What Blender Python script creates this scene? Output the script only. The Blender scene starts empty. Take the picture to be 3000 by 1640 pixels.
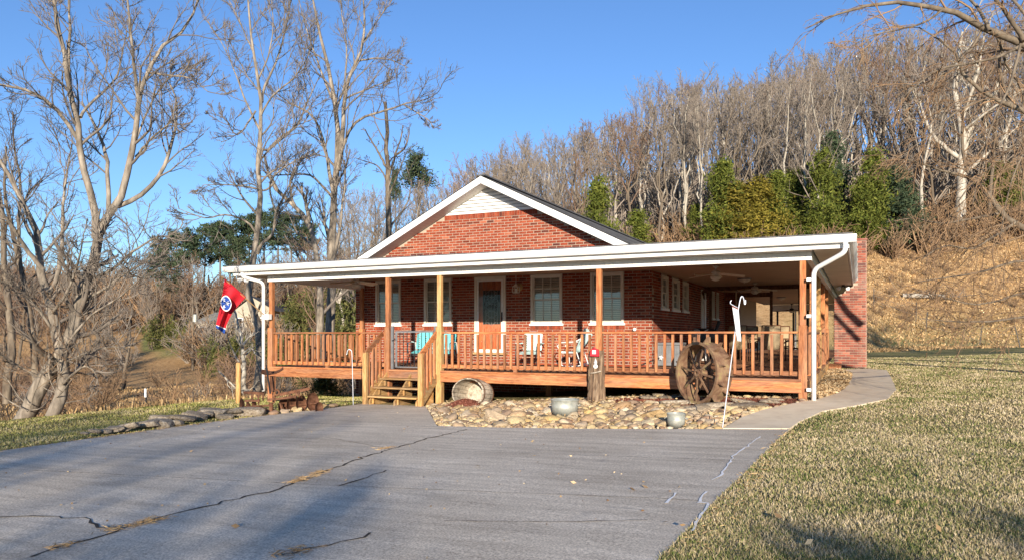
import bpy, math, random
import numpy as np
from mathutils import Vector, Matrix

rng = np.random.default_rng(7)
random.seed(7)
scene = bpy.context.scene
COL = scene.collection

# ------------------------------------------------------------------ camera, sky, sun, exposure
ANG = math.radians(25.31)
SA, CA = math.sin(ANG), math.cos(ANG)
CAM = (0.0, -14.92, 1.66)
FOC = 2150.0            # focal length in photo pixels (3000 px wide)
HZ = 978.0              # horizon row
cam_d = bpy.data.cameras.new('camera')
cam = bpy.data.objects.new('camera', cam_d)
COL.objects.link(cam)
cam.location = CAM
cam.rotation_euler = (math.pi / 2, 0, ANG)
cam_d.sensor_width = 36
cam_d.lens = 36 * FOC / 3000
cam_d.shift_y = (HZ - 820) / 3000
cam_d.clip_start = 0.1
cam_d.clip_end = 3000
scene.camera = cam

SUN_EL = math.radians(12.5)
SUN_VEC = Vector((0.427, -0.904, math.tan(SUN_EL))).normalized()   # towards the sun
world = bpy.data.worlds.new('World')
scene.world = world
world.use_nodes = True
wn, wl = world.node_tree.nodes, world.node_tree.links
wn.clear()
sky_t = wn.new('ShaderNodeTexSky')
sky_t.sky_type = 'NISHITA'
sky_t.sun_disc = False
sky_t.sun_elevation = SUN_EL
sky_t.sun_rotation = math.atan2(SUN_VEC.x, SUN_VEC.y)
sky_t.air_density = 1.0
sky_t.dust_density = 0.0
sky_t.ozone_density = 2.5
bgn = wn.new('ShaderNodeBackground')
bgn.inputs['Strength'].default_value = 0.15
wo = wn.new('ShaderNodeOutputWorld')
tint = wn.new('ShaderNodeMix'); tint.data_type = 'RGBA'; tint.blend_type = 'MULTIPLY'
tint.inputs[0].default_value = 1.0
tint.inputs[7].default_value = (.38, .48, .64, 1)
wl.new(sky_t.outputs[0], tint.inputs[6])
wl.new(tint.outputs[2], bgn.inputs[0])
wl.new(bgn.outputs[0], wo.inputs[0])

sun_d = bpy.data.lights.new('sun', 'SUN')
sun_d.energy = 3.9
sun_d.angle = math.radians(0.5)
sun_d.color = (1.0, 0.88, 0.72)
sun = bpy.data.objects.new('sun', sun_d)
COL.objects.link(sun)
sun.rotation_euler = SUN_VEC.to_track_quat('Z', 'Y').to_euler()
sun.location = (10, -30, 20)

scene.view_settings.view_transform = 'Standard'
scene.view_settings.look = 'None'
scene.view_settings.exposure = 1.1
scene.view_settings.gamma = 1.0
scene.view_settings.use_curve_mapping = False
scene.render.engine = 'CYCLES'
scene.cycles.max_bounces = 8
scene.cycles.diffuse_bounces = 6
scene.cycles.transparent_max_bounces = 12

# ------------------------------------------------------------------ geometry of the place
def P(x, y, d):
    "point seen at photo pixel (x, y) at depth d along the view axis"
    r = (x - 1500) / FOC * d
    return np.array([CA * r - SA * d, SA * r + CA * d + CAM[1], CAM[2] + (HZ - y) / FOC * d])

def onY(x, y, Y):
    q = (x - 1500) / FOC
    return P(x, y, (Y - CAM[1]) / (CA + SA * q))

def onX(x, y, X):
    q = (x - 1500) / FOC
    return P(x, y, X / (CA * q - SA))

def ss(a, b, x):
    t = np.clip((np.asarray(x, float) - a) / (b - a), 0, 1)
    return t * t * (3 - 2 * t)

HX = [-2500, -600, 0, 300, 430, 600, 900, 1050, 1200, 1350, 1500, 1750, 1900, 2300, 2600, 3200, 5000, 7000]
HV = [3, 16, 16, 14, 12, 11, 9, 8.5, 9.5, 11.5, 14, 19, 23, 24.5, 26.5, 28, 18, 3]

def drive_z(X):
    return 0.025 * np.clip(np.asarray(X, float) + 9.5, 0, 12)

def g(X, Y):
    "height of the terrain"
    X = np.asarray(X, float); Y = np.asarray(Y, float)
    r = CA * X + SA * (Y - CAM[1]); d = -SA * X + CA * (Y - CAM[1])
    z = drive_z(X)
    z = z + (0.2 * ss(-3.5, 0.5, Y) + 0.15 * ss(0, 11, Y)) * ss(-9, -3, X)
    z = z - 0.12 * ss(-11.2, -14, X) - 2.0 * ss(-14.6, -31, X) * (1 - ss(80, 130, d))
    z = z - 0.5 * ss(-2, 12, Y) * ss(-9, -15, X) * (1 - ss(60, 105, d))
    z = z + 0.35 * ss(2, 12, X) * ss(-2, 14, d)
    dd = np.maximum(d, 1.0)
    px = np.clip(1500 + FOC * r / dd, -2500, 7000)
    H = np.interp(px, HX, HV)
    s = np.interp(px, [600, 1150], [2.0, 1.0])
    u = d / s
    prof = 0.5 * np.clip((u - 47) / 29, 0, 1) ** 1.15 + 0.5 * ss(70, 122, u)
    z = z + H * np.where(d > 0, prof, 0)
    rough = 0.25 * np.sin(X * 0.21 + 1.3) * np.sin(Y * 0.17 + .4) + 0.12 * np.sin(X * .53) * np.sin(Y * .47 + 2)
    z = z + rough * ss(24, 60, d)
    return z

def onG(x, y, dmax=300.0, dmin=2.5):
    "where the ray through a photo pixel meets the terrain"
    a = dmin; step = 0.1
    while a < dmax:
        p = P(x, y, a)
        if p[2] <= g(p[0], p[1]):
            lo, hi = a - step, a
            for _ in range(25):
                m = (lo + hi) / 2; p = P(x, y, m)
                if p[2] <= g(p[0], p[1]): hi = m
                else: lo = m
            return P(x, y, hi)
        a += step; step = max(0.1, a * 0.01)
    return P(x, y, dmax)

def gp(px, d):
    "terrain point at photo column px and depth d"
    p = P(px, HZ, d)
    return np.array([p[0], p[1], float(g(p[0], p[1]))])

def inside(poly, x, y):
    x = np.asarray(x, float); y = np.asarray(y, float)
    c = np.zeros(x.shape, bool)
    n = len(poly)
    for i in range(n):
        x0, y0 = poly[i]; x1, y1 = poly[(i + 1) % n]
        if y0 == y1: continue
        cond = ((y0 > y) != (y1 > y)) & (x < (x1 - x0) * (y - y0) / (y1 - y0) + x0)
        c ^= cond
    return c

# ------------------------------------------------------------------ materials
def new_mat(name):
    m = bpy.data.materials.new(name); m.use_nodes = True
    nt = m.node_tree
    return m, nt.nodes, nt.links, nt.nodes['Principled BSDF']

def ramp(n, l, fac, cols, pos=None):
    r = n.new('ShaderNodeValToRGB')
    el = r.color_ramp.elements
    pos = pos or [i / (len(cols) - 1) for i in range(len(cols))]
    while len(el) < len(cols): el.new(0.5)
    for e, c, p in zip(el, cols, pos):
        e.position = p; e.color = (*c, 1)
    l.new(fac, r.inputs[0])
    return r.outputs[0]

def mixc(n, l, mode, a, b, fac=1.0):
    x = n.new('ShaderNodeMix'); x.data_type = 'RGBA'; x.blend_type = mode
    for s, v in ((0, fac), (6, a), (7, b)):
        if isinstance(v, bpy.types.NodeSocket): l.new(v, x.inputs[s])
        elif s == 0: x.inputs[0].default_value = v
        else: x.inputs[s].default_value = (*v, 1)
    return x.outputs[2]

def coord(n, l, scale=(1, 1, 1), kind='Object'):
    t = n.new('ShaderNodeTexCoord'); mp = n.new('ShaderNodeMapping')
    mp.inputs['Scale'].default_value = scale
    l.new(t.outputs[kind], mp.inputs[0])
    return mp.outputs[0]

def noise(n, l, vec, scale=5.0, detail=5.0, rough=0.6, dist=0.0):
    x = n.new('ShaderNodeTexNoise')
    x.inputs['Scale'].default_value = scale; x.inputs['Detail'].default_value = detail
    x.inputs['Roughness'].default_value = rough; x.inputs['Distortion'].default_value = dist
    l.new(vec, x.inputs['Vector'])
    return x.outputs['Fac']

def rnd(n, l):
    "one random number per piece: per mesh island plus per object"
    ge = n.new('ShaderNodeNewGeometry'); oi = n.new('ShaderNodeObjectInfo')
    a = n.new('ShaderNodeMath'); a.operation = 'ADD'
    l.new(ge.outputs['Random Per Island'], a.inputs[0]); l.new(oi.outputs['Random'], a.inputs[1])
    f = n.new('ShaderNodeMath'); f.operation = 'FRACT'
    l.new(a.outputs[0], f.inputs[0])
    return f.outputs[0]

def bumpn(n, l, bsdf, h, strength=0.4, dist=0.01):
    b = n.new('ShaderNodeBump'); b.inputs['Strength'].default_value = strength
    b.inputs['Distance'].default_value = dist
    l.new(h, b.inputs['Height']); l.new(b.outputs[0], bsdf.inputs['Normal'])

def mat(name, cols, scale=6.0, stretch=(1, 1, 1), rough=0.8, bump=0.3, bdist=0.01, metal=0.0, var=None, detail=6.0, spec=0.3, dist=0.0, pos=None):
    "noise ramp over object space; var = colours a random piece may take, multiplied in"
    m, n, l, b = new_mat(name)
    v = coord(n, l, stretch)
    f = noise(n, l, v, scale, detail, 0.62, dist)
    c = ramp(n, l, f, cols, pos or [0.3 + 0.4 * i / max(1, len(cols) - 1) for i in range(len(cols))])
    if var:
        c = mixc(n, l, 'MULTIPLY', c, ramp(n, l, rnd(n, l), var))
    l.new(c, b.inputs['Base Color'])
    b.inputs['Roughness'].default_value = rough; b.inputs['Metallic'].default_value = metal
    b.inputs['Specular IOR Level'].default_value = spec
    if bump: bumpn(n, l, b, f, bump, bdist)
    return m

M = {}
V1 = [(.58, .58, .62), (.92, .92, .94), (1.22, 1.12, 1.0)]
def wood(name, c0, c1, c2, stretch, var=V1):
    m, n, l, b = new_mat(name)
    v = coord(n, l, stretch)
    r = rnd(n, l)
    add = n.new('ShaderNodeVectorMath'); add.operation = 'ADD'
    sc = n.new('ShaderNodeVectorMath'); sc.operation = 'SCALE'
    cmb = n.new('ShaderNodeCombineXYZ')
    for i in range(3): l.new(r, cmb.inputs[i])
    l.new(cmb.outputs[0], sc.inputs[0]); sc.inputs['Scale'].default_value = 37.0
    l.new(v, add.inputs[0]); l.new(sc.outputs[0], add.inputs[1])
    f = noise(n, l, add.outputs[0], 9, 5, .62, .9)
    c = ramp(n, l, f, [c0, c1, c2], [.33, .5, .68])
    f2 = noise(n, l, add.outputs[0], 38, 3, .6, .2)
    c = mixc(n, l, 'MULTIPLY', c, ramp(n, l, f2, [(.55, .5, .48), (1.05, 1.05, 1.05)], [.36, .55]), .8)
    c = mixc(n, l, 'MULTIPLY', c, ramp(n, l, r, var))
    wx = noise(n, l, add.outputs[0], 2.2, 6, .7, .5)                  # weathered, greyed patches
    c = mixc(n, l, 'MIX', c, (.27, .225, .18), ramp(n, l, wx, [(0, 0, 0), (.5, .5, .5)], [.47, .72]))
    l.new(c, b.inputs['Base Color']); b.inputs['Roughness'].default_value = .72
    b.inputs['Specular IOR Level'].default_value = .25
    bumpn(n, l, b, f2, .35, .006)
    return m
for ax, st in (('x', (.16, 1.6, 1.6)), ('y', (1.6, .16, 1.6)), ('z', (1.6, 1.6, .16))):
    M['cedar_' + ax] = wood('stained_wood_' + ax, (.30, .105, .04), (.46, .185, .075), (.56, .27, .115), st)
    M['pine_' + ax] = wood('yellow_wood_' + ax, (.42, .22, .08), (.56, .34, .13), (.66, .44, .2), st)
M['deck'] = wood('deck_boards', (.24, .105, .05), (.36, .17, .085), (.45, .25, .14), (.16, 1.6, 1.6))

def brick_mat():
    m, n, l, b = new_mat('red_brick')
    v = coord(n, l)
    r = rnd(n, l)
    c = ramp(n, l, r, [(.17, .037, .021), (.30, .066, .033), (.25, .053, .028), (.37, .094, .047), (.10, .034, .028), (.36, .09, .045), (.24, .054, .031), (.44, .15, .085)],
             [0, .16, .32, .48, .62, .72, .86, 1])
    f = noise(n, l, v, 22, 5, .7)
    c = mixc(n, l, 'MULTIPLY', c, ramp(n, l, f, [(.6, .55, .55), (1.15, 1.1, 1.05)], [.32, .66]))
    l.new(c, b.inputs['Base Color']); b.inputs['Roughness'].default_value = .9
    b.inputs['Specular IOR Level'].default_value = .15
    bumpn(n, l, b, f, .5, .006)
    return m
M['brick'] = brick_mat()
M['mortar'] = mat('mortar', [(.34, .265, .205), (.46, .38, .30)], 14, rough=.95, bump=.4)
def old_brick():
    m, n, l, b = new_mat('weathered_brick')
    v = coord(n, l)
    r = rnd(n, l)
    c = ramp(n, l, r, [(.25, .065, .04), (.35, .10, .06), (.15, .055, .045), (.39, .145, .095), (.28, .075, .045), (.12, .05, .045)])
    f = noise(n, l, v, 1.5, 5, .7, .6)
    c = mixc(n, l, 'MIX', c, (.46, .35, .28), ramp(n, l, f, [(0, 0, 0), (.34, .34, .34)], [.5, .7]))
    l.new(c, b.inputs['Base Color']); b.inputs['Roughness'].default_value = .92
    bumpn(n, l, b, noise(n, l, v, 25), .5, .006)
    return m
M['brick_old'] = old_brick()
M['white'] = mat('white_paint', [(.66, .65, .62), (.78, .775, .755), (.82, .815, .80)], 1.6, (1, 1, 5), rough=.45, bump=0, spec=.4)
M['trim'] = mat('cream_trim', [(.62, .57, .49), (.70, .66, .58)], 3, rough=.5, bump=0)
M['vinyl'] = mat('vinyl_panel', [(.72, .71, .68), (.8, .79, .76)], 2, rough=.5, bump=0)
def ribbed(name, col, axis, freq, dark=.72):
    m, n, l, b = new_mat(name)
    t = n.new('ShaderNodeTexCoord'); sp = n.new('ShaderNodeSeparateXYZ'); l.new(t.outputs['Object'], sp.inputs[0])
    a = n.new('ShaderNodeMath'); a.operation = 'MULTIPLY'; l.new(sp.outputs[axis], a.inputs[0]); a.inputs[1].default_value = freq
    f = n.new('ShaderNodeMath'); f.operation = 'FRACT'; l.new(a.outputs[0], f.inputs[0])
    c = ramp(n, l, f.outputs[0], [tuple(x * dark for x in col), col, col, tuple(x * dark for x in col)], [0, .09, .93, 1])
    c = mixc(n, l, 'MULTIPLY', c, ramp(n, l, noise(n, l, coord(n, l), 1.4, 4), [(.85, .85, .85), (1.05, 1.05, 1.05)], [.3, .7]))
    l.new(c, b.inputs['Base Color']); b.inputs['Roughness'].default_value = .55
    bumpn(n, l, b, f.outputs[0], .25, .004)
    return m
M['soffit'] = ribbed('ribbed_soffit', (.66, .62, .54), 0, 9.0)
M['soffit_y'] = ribbed('ribbed_soffit_cross', (.62, .56, .46), 1, 9.0)
M['ceiling'] = ribbed('porch_ceiling', (.47, .32, .205), 1, 9.0, .9)
M['shingle'] = mat('dark_shingles', [(.05, .05, .055), (.12, .12, .125), (.19, .185, .18)], 30, rough=.95, bump=.6, var=[(.7, .7, .72), (1.2, 1.2, 1.2)])
M['door'] = wood('red_brown_door', (.40, .09, .034), (.54, .15, .055), (.62, .2, .085), (1.6, 1.6, .16), [(1, 1, 1), (1, 1, 1)])
M['blind'] = mat('blind_slats', [(.70, .63, .51), (.78, .71, .59)], 2, rough=.6, bump=0)
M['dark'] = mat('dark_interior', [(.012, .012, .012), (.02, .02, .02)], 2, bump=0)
def glass(name, tint=(.97, .98, .98), base=.08):
    m, n, l, b = new_mat(name)
    n.remove(b)
    tr = n.new('ShaderNodeBsdfTransparent'); tr.inputs[0].default_value = (*tint, 1)
    gl = n.new('ShaderNodeBsdfGlossy'); gl.inputs['Roughness'].default_value = .02
    v = coord(n, l); bp = n.new('ShaderNodeBump'); bp.inputs['Strength'].default_value = .06; bp.inputs['Distance'].default_value = .02
    l.new(noise(n, l, v, 3.0, 2), bp.inputs['Height']); l.new(bp.outputs[0], gl.inputs['Normal'])
    fr = n.new('ShaderNodeFresnel'); fr.inputs[0].default_value = 1.5
    ad = n.new('ShaderNodeMath'); ad.operation = 'ADD'; ad.inputs[1].default_value = base; l.new(fr.outputs[0], ad.inputs[0])
    mx = n.new('ShaderNodeMixShader'); l.new(ad.outputs[0], mx.inputs[0]); l.new(tr.outputs[0], mx.inputs[1]); l.new(gl.outputs[0], mx.inputs[2])
    l.new(mx.outputs[0], n['Material Output'].inputs[0])
    return m
M['glass'] = glass('window_glass')
M['glass_storm'] = glass('storm_door_glass', base=.0)
M['rust'] = mat('rusty_steel', [(.07, .03, .018), (.17, .075, .04), (.27, .13, .075)], 9, rough=.85, bump=.5, metal=.15, var=[(.75, .75, .75), (1.1, 1.1, 1.1)])
M['rust_pale'] = mat('rusty_wheel_steel', [(.09, .045, .028), (.18, .10, .06), (.25, .16, .095), (.31, .25, .10)], 6, rough=.85, bump=.5, metal=.1, var=[(.8, .8, .8), (1.1, 1.1, 1.1)])
M['black'] = mat('black_metal', [(.02, .02, .022), (.04, .04, .042)], 5, rough=.45, bump=0)
M['grey_metal'] = mat('grey_metal', [(.16, .17, .18), (.24, .25, .26)], 5, rough=.5, bump=0, metal=.3)
M['galv'] = mat('galvanised_steel', [(.27, .29, .26), (.42, .43, .38), (.52, .52, .47)], 7, rough=.5, bump=.2, metal=.35)
M['aqua'] = mat('turquoise_paint', [(.13, .55, .60), (.20, .66, .70)], 6, rough=.45, bump=0)
M['pale_aqua'] = mat('pale_aqua_paint', [(.48, .70, .70), (.62, .80, .79)], 6, rough=.45, bump=0)
M['sling'] = mat('tan_sling', [(.33, .25, .15), (.42, .33, .21)], 40, rough=.8, bump=.2)
M['plastic_w'] = mat('white_plastic', [(.75, .75, .74), (.82, .82, .8)], 3, rough=.35, bump=0)
M['steel_w'] = mat('white_blue_steel', [(.5, .53, .6), (.68, .7, .75)], 5, rough=.35, bump=0, metal=.3)
M['red'] = mat('red_paint', [(.5, .02, .035), (.62, .035, .05)], 8, rough=.5, bump=.1)
M['fred'] = mat('red_cloth', [(.42, .008, .018), (.56, .014, .028)], 3, rough=.75, bump=0)
M['fblue'] = mat('blue_cloth', [(.012, .05, .27), (.02, .075, .34)], 3, rough=.75, bump=0)
M['fwhite'] = mat('white_cloth', [(.7, .7, .72), (.8, .8, .8)], 3, rough=.75, bump=0)
M['bark'] = mat('brown_bark', [(.06, .045, .034), (.15, .118, .085), (.25, .205, .15)], 5, (1, 1, .35), rough=.95, bump=.9, bdist=.03)
M['bark_tan'] = mat('tan_bark', [(.075, .063, .05), (.22, .185, .145), (.40, .345, .275)], 6, (1, 1, .3), rough=.95, bump=.9, bdist=.03)
M['bark_pale'] = mat('pale_bark', [(.19, .165, .13), (.41, .37, .305), (.56, .52, .44)], 4, (1, 1, .5), rough=.95, bump=.5, bdist=.02)
M['twig'] = mat('grey_twigs', [(.12, .10, .082), (.25, .212, .175)], 2, rough=.95, bump=0)
M['twig_dark'] = mat('dark_twigs', [(.05, .04, .032), (.13, .1, .075)], 2, rough=.95, bump=0)
M['twig_hill'] = mat('hill_twigs', [(.20, .18, .155), (.36, .325, .285)], .3, rough=.95, bump=0, var=[(.75, .72, .7), (1.1, 1.0, .92)])
M['twig_red'] = mat('russet_twigs', [(.19, .13, .095), (.31, .22, .16)], .3, rough=.95, bump=0, var=[(.75, .75, .75), (1.15, 1.05, .95)])
M['brush'] = mat('brush_twigs', [(.19, .125, .075), (.38, .265, .165)], .5, rough=.95, bump=0, var=[(.7, .7, .7), (1.2, 1.1, 1.0)])
def leafm(name, a, b_, c_):
    m, n, l, b = new_mat(name)
    c = ramp(n, l, rnd(n, l), [a, b_, c_])
    c = mixc(n, l, 'MULTIPLY', c, ramp(n, l, noise(n, l, coord(n, l), .9, 3), [(.62, .62, .62), (1.2, 1.2, 1.15)], [.35, .65]))
    l.new(c, b.inputs['Base Color']); b.inputs['Roughness'].default_value = .8
    b.inputs['Specular IOR Level'].default_value = .2
    return m
M['cedar_leaf'] = leafm('cedar_foliage', (.06, .085, .014), (.12, .145, .024), (.19, .20, .038))
M['cedar_gold'] = leafm('golden_cedar_foliage', (.12, .11, .016), (.21, .175, .026), (.29, .225, .04))
M['pine_leaf'] = leafm('pine_needles', (.028, .05, .03), (.055, .085, .045), (.095, .12, .06))
M['olive_leaf'] = leafm('olive_foliage', (.06, .075, .02), (.11, .12, .035), (.16, .14, .05))
M['grass'] = leafm('lawn_blades', (.11, .16, .04), (.42, .34, .19), (.70, .57, .39))
M['grass_l'] = leafm('left_lawn_blades', (.13, .17, .03), (.3, .29, .09), (.46, .4, .17))
def lawnm(name, green, straw):
    m, n, l, b = new_mat(name)
    f = n.new('ShaderNodeMath'); f.operation = 'MULTIPLY_ADD'
    l.new(noise(n, l, coord(n, l), .75, 5, .7, .6), f.inputs[0]); f.inputs[1].default_value = 1.7; f.inputs[2].default_value = -.66
    a = n.new('ShaderNodeMath'); a.operation = 'MULTIPLY_ADD'
    l.new(rnd(n, l), a.inputs[0]); a.inputs[1].default_value = .75; l.new(f.outputs[0], a.inputs[2])
    c = ramp(n, l, a.outputs[0], list(green) + list(straw), [0, .28, .5, .75, 1.0])
    l.new(c, b.inputs['Base Color']); b.inputs['Roughness'].default_value = .8; b.inputs['Specular IOR Level'].default_value = .2
    return m
M['grass'] = lawnm('lawn_blades', [(.07, .11, .025), (.17, .20, .055)], [(.36, .30, .15), (.48, .385, .225), (.62, .51, .34)])
M['grass_l'] = lawnm('left_lawn_blades', [(.11, .15, .025), (.23, .25, .06)], [(.36, .33, .11), (.46, .4, .17), (.6, .5, .28)])
M['cream_wall'] = mat('distant_cream_wall', [(.34, .30, .22), (.44, .39, .3)], 3, bump=0)
M['straw'] = leafm('dry_straw', (.3, .19, .09), (.46, .3, .15), (.58, .42, .23))
M['leaf'] = leafm('dead_leaves', (.2, .11, .05), (.42, .29, .16), (.6, .48, .31))
M['mulch'] = mat('red_mulch', [(.08, .022, .015), (.2, .065, .04), (.3, .12, .08)], 60, rough=.95, bump=.8, bdist=.02)
M['chip'] = leafm('mulch_chips', (.1, .028, .018), (.22, .075, .048), (.32, .14, .1))
M['soil'] = mat('dark_soil', [(.05, .035, .024), (.13, .09, .06)], 12, rough=.95, bump=.8, bdist=.03)
M['barrel'] = mat('weathered_staves', [(.2, .16, .12), (.42, .36, .28), (.56, .5, .4)], 8, (1.5, 1.5, 1.5), rough=.9, bump=.4, var=[(.7, .68, .66), (1.1, 1.1, 1.1)])
def stonem():
    m, n, l, b = new_mat('river_stone')
    v = coord(n, l)
    c = ramp(n, l, rnd(n, l), [(.50, .38, .20), (.60, .48, .27), (.30, .185, .115), (.66, .57, .41), (.44, .28, .14), (.34, .28, .21), (.58, .42, .18), (.2, .13, .095), (.62, .52, .34)])
    f = noise(n, l, v, 9, 6, .65)
    c = mixc(n, l, 'MULTIPLY', c, ramp(n, l, f, [(.6, .57, .55), (1.12, 1.1, 1.08)], [.33, .64]))
    l.new(c, b.inputs['Base Color']); b.inputs['Roughness'].default_value = .8
    bumpn(n, l, b, f, .4, .012)
    return m
M['stone'] = stonem()
M['log_bark'] = mat('furrowed_log_bark', [(.05, .035, .025), (.17, .11, .07), (.36, .27, .18)], 9, (1.6, 1.6, .22), rough=.95, bump=1.0, bdist=.04)
M['ledge'] = mat('lichen_ledge_stone', [(.13, .1, .075), (.30, .25, .185), (.52, .48, .40)], 7, rough=.9, bump=.7, bdist=.03, var=[(.65, .62, .6), (1.15, 1.12, 1.08)])

def concrete():
    m, n, l, b = new_mat('worn_concrete')
    v = coord(n, l)
    big = noise(n, l, v, .55, 5, .6, .4)
    c = ramp(n, l, big, [(.56, .485, .385), (.68, .60, .485), (.76, .675, .555)], [.32, .5, .7])
    st = noise(n, l, coord(n, l, (.5, 5.0, 1)), 1.1, 6, .65, .4)      # broom streaks and tyre wear
    c = mixc(n, l, 'MULTIPLY', c, ramp(n, l, st, [(.78, .77, .76), (1.1, 1.1, 1.1)], [.34, .64]))
    fi = noise(n, l, v, 55, 4, .8)
    c = mixc(n, l, 'MULTIPLY', c, ramp(n, l, fi, [(.5, .49, .48), (1.3, 1.3, 1.28)], [.36, .66]))
    bl = noise(n, l, v, 2.6, 4, .6, 1.2)
    c = mixc(n, l, 'MIX', c, (.24, .225, .21), ramp(n, l, bl, [(0, 0, 0), (.4, .4, .4)], [.62, .74]))
    l.new(c, b.inputs['Base Color']); b.inputs['Roughness'].default_value = .88
    b.inputs['Specular IOR Level'].default_value = .25
    bumpn(n, l, b, fi, .35, .006)
    return m
M['concrete'] = concrete()
M['path'] = mat('path_concrete', [(.60, .49, .35), (.72, .60, .43), (.78, .67, .50)], 3.2, rough=.9, bump=.2, detail=9)
M['crack'] = mat('crack_dirt', [(.03, .024, .018), (.07, .055, .04)], 20, bump=0)
M['chalk'] = mat('pale_scratch', [(.82, .82, .8), (.88, .88, .86)], 20, bump=0)

def ground_mat():
    m, n, l, b = new_mat('ground_cover')
    v = coord(n, l)
    at = n.new('ShaderNodeAttribute'); at.attribute_name = 'zone'
    sp = n.new('ShaderNodeSeparateColor'); l.new(at.outputs['Color'], sp.inputs[0])
    fi = noise(n, l, v, 14, 6, .75)
    mid = noise(n, l, v, 1.1, 5, .65, .5)
    lawn = ramp(n, l, mid, [(.12, .13, .045), (.29, .24, .12), (.38, .30, .17)], [.34, .52, .68])
    field = ramp(n, l, noise(n, l, coord(n, l, (1, 1, 2)), 2.2, 7, .75), [(.27, .155, .07), (.50, .31, .145), (.64, .43, .22)], [.32, .5, .68])
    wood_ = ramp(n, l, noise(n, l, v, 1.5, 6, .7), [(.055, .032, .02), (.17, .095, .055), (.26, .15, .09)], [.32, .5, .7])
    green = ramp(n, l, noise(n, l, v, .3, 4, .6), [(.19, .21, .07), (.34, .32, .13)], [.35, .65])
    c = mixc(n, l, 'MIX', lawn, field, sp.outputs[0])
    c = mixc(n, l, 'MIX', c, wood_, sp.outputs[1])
    c = mixc(n, l, 'MIX', c, green, sp.outputs[2])
    c = mixc(n, l, 'MULTIPLY', c, ramp(n, l, fi, [(.6, .6, .6), (1.25, 1.25, 1.25)], [.33, .66]))
    l.new(c, b.inputs['Base Color']); b.inputs['Roughness'].default_value = 1.0
    b.inputs['Specular IOR Level'].default_value = .05
    bumpn(n, l, b, fi, .8, .05)
    return m
M['ground'] = ground_mat()

# ------------------------------------------------------------------ mesh helpers
ORG = {}
def np_mesh(name, V, F, smooth=False):
    V = np.asarray(V, np.float32); F = np.asarray(F, np.int32)
    me = bpy.data.meshes.new(name)
    me.vertices.add(len(V)); me.vertices.foreach_set('co', V.ravel())
    k = F.shape[1]
    me.loops.add(F.size); me.loops.foreach_set('vertex_index', F.ravel())
    me.polygons.add(len(F)); me.polygons.foreach_set('loop_start', np.arange(0, F.size, k, dtype=np.int32))
    if smooth: me.polygons.foreach_set('use_smooth', np.ones(len(F), bool))
    me.update(calc_edges=True)
    return me

def link(o, parent=None):
    COL.objects.link(o)
    if parent is not None:
        o.parent = parent
    return o

def thing(name, loc, label=None, cat=None, group=None, kind=None):
    o = bpy.data.objects.new(name, None)
    o.empty_display_size = .2
    o.location = loc
    COL.objects.link(o)
    ORG[o.name] = Vector(loc)
    tag(o, label, cat, group, kind)
    return o

def tag(o, label=None, cat=None, group=None, kind=None):
    if label: o['label'] = label
    if cat: o['category'] = cat
    if group: o['group'] = group
    if kind: o['kind'] = kind
    return o

def org(p):
    return ORG.get(p.name, Vector((0, 0, 0))) if p is not None else Vector((0, 0, 0))

def put(name, me, m, parent=None, loc=None, rot=None, scale=None):
    "an object of an existing mesh; loc in world space"
    o = bpy.data.objects.new(name, me)
    if m is not None and not me.materials: me.materials.append(m)
    base = org(parent)
    o.location = (Vector(loc) - base) if loc is not None else Vector((0, 0, 0))
    if rot is not None: o.rotation_euler = rot
    if scale is not None: o.scale = scale
    link(o, parent)
    ORG[o.name] = Vector(loc) if loc is not None else base
    return o

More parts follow.
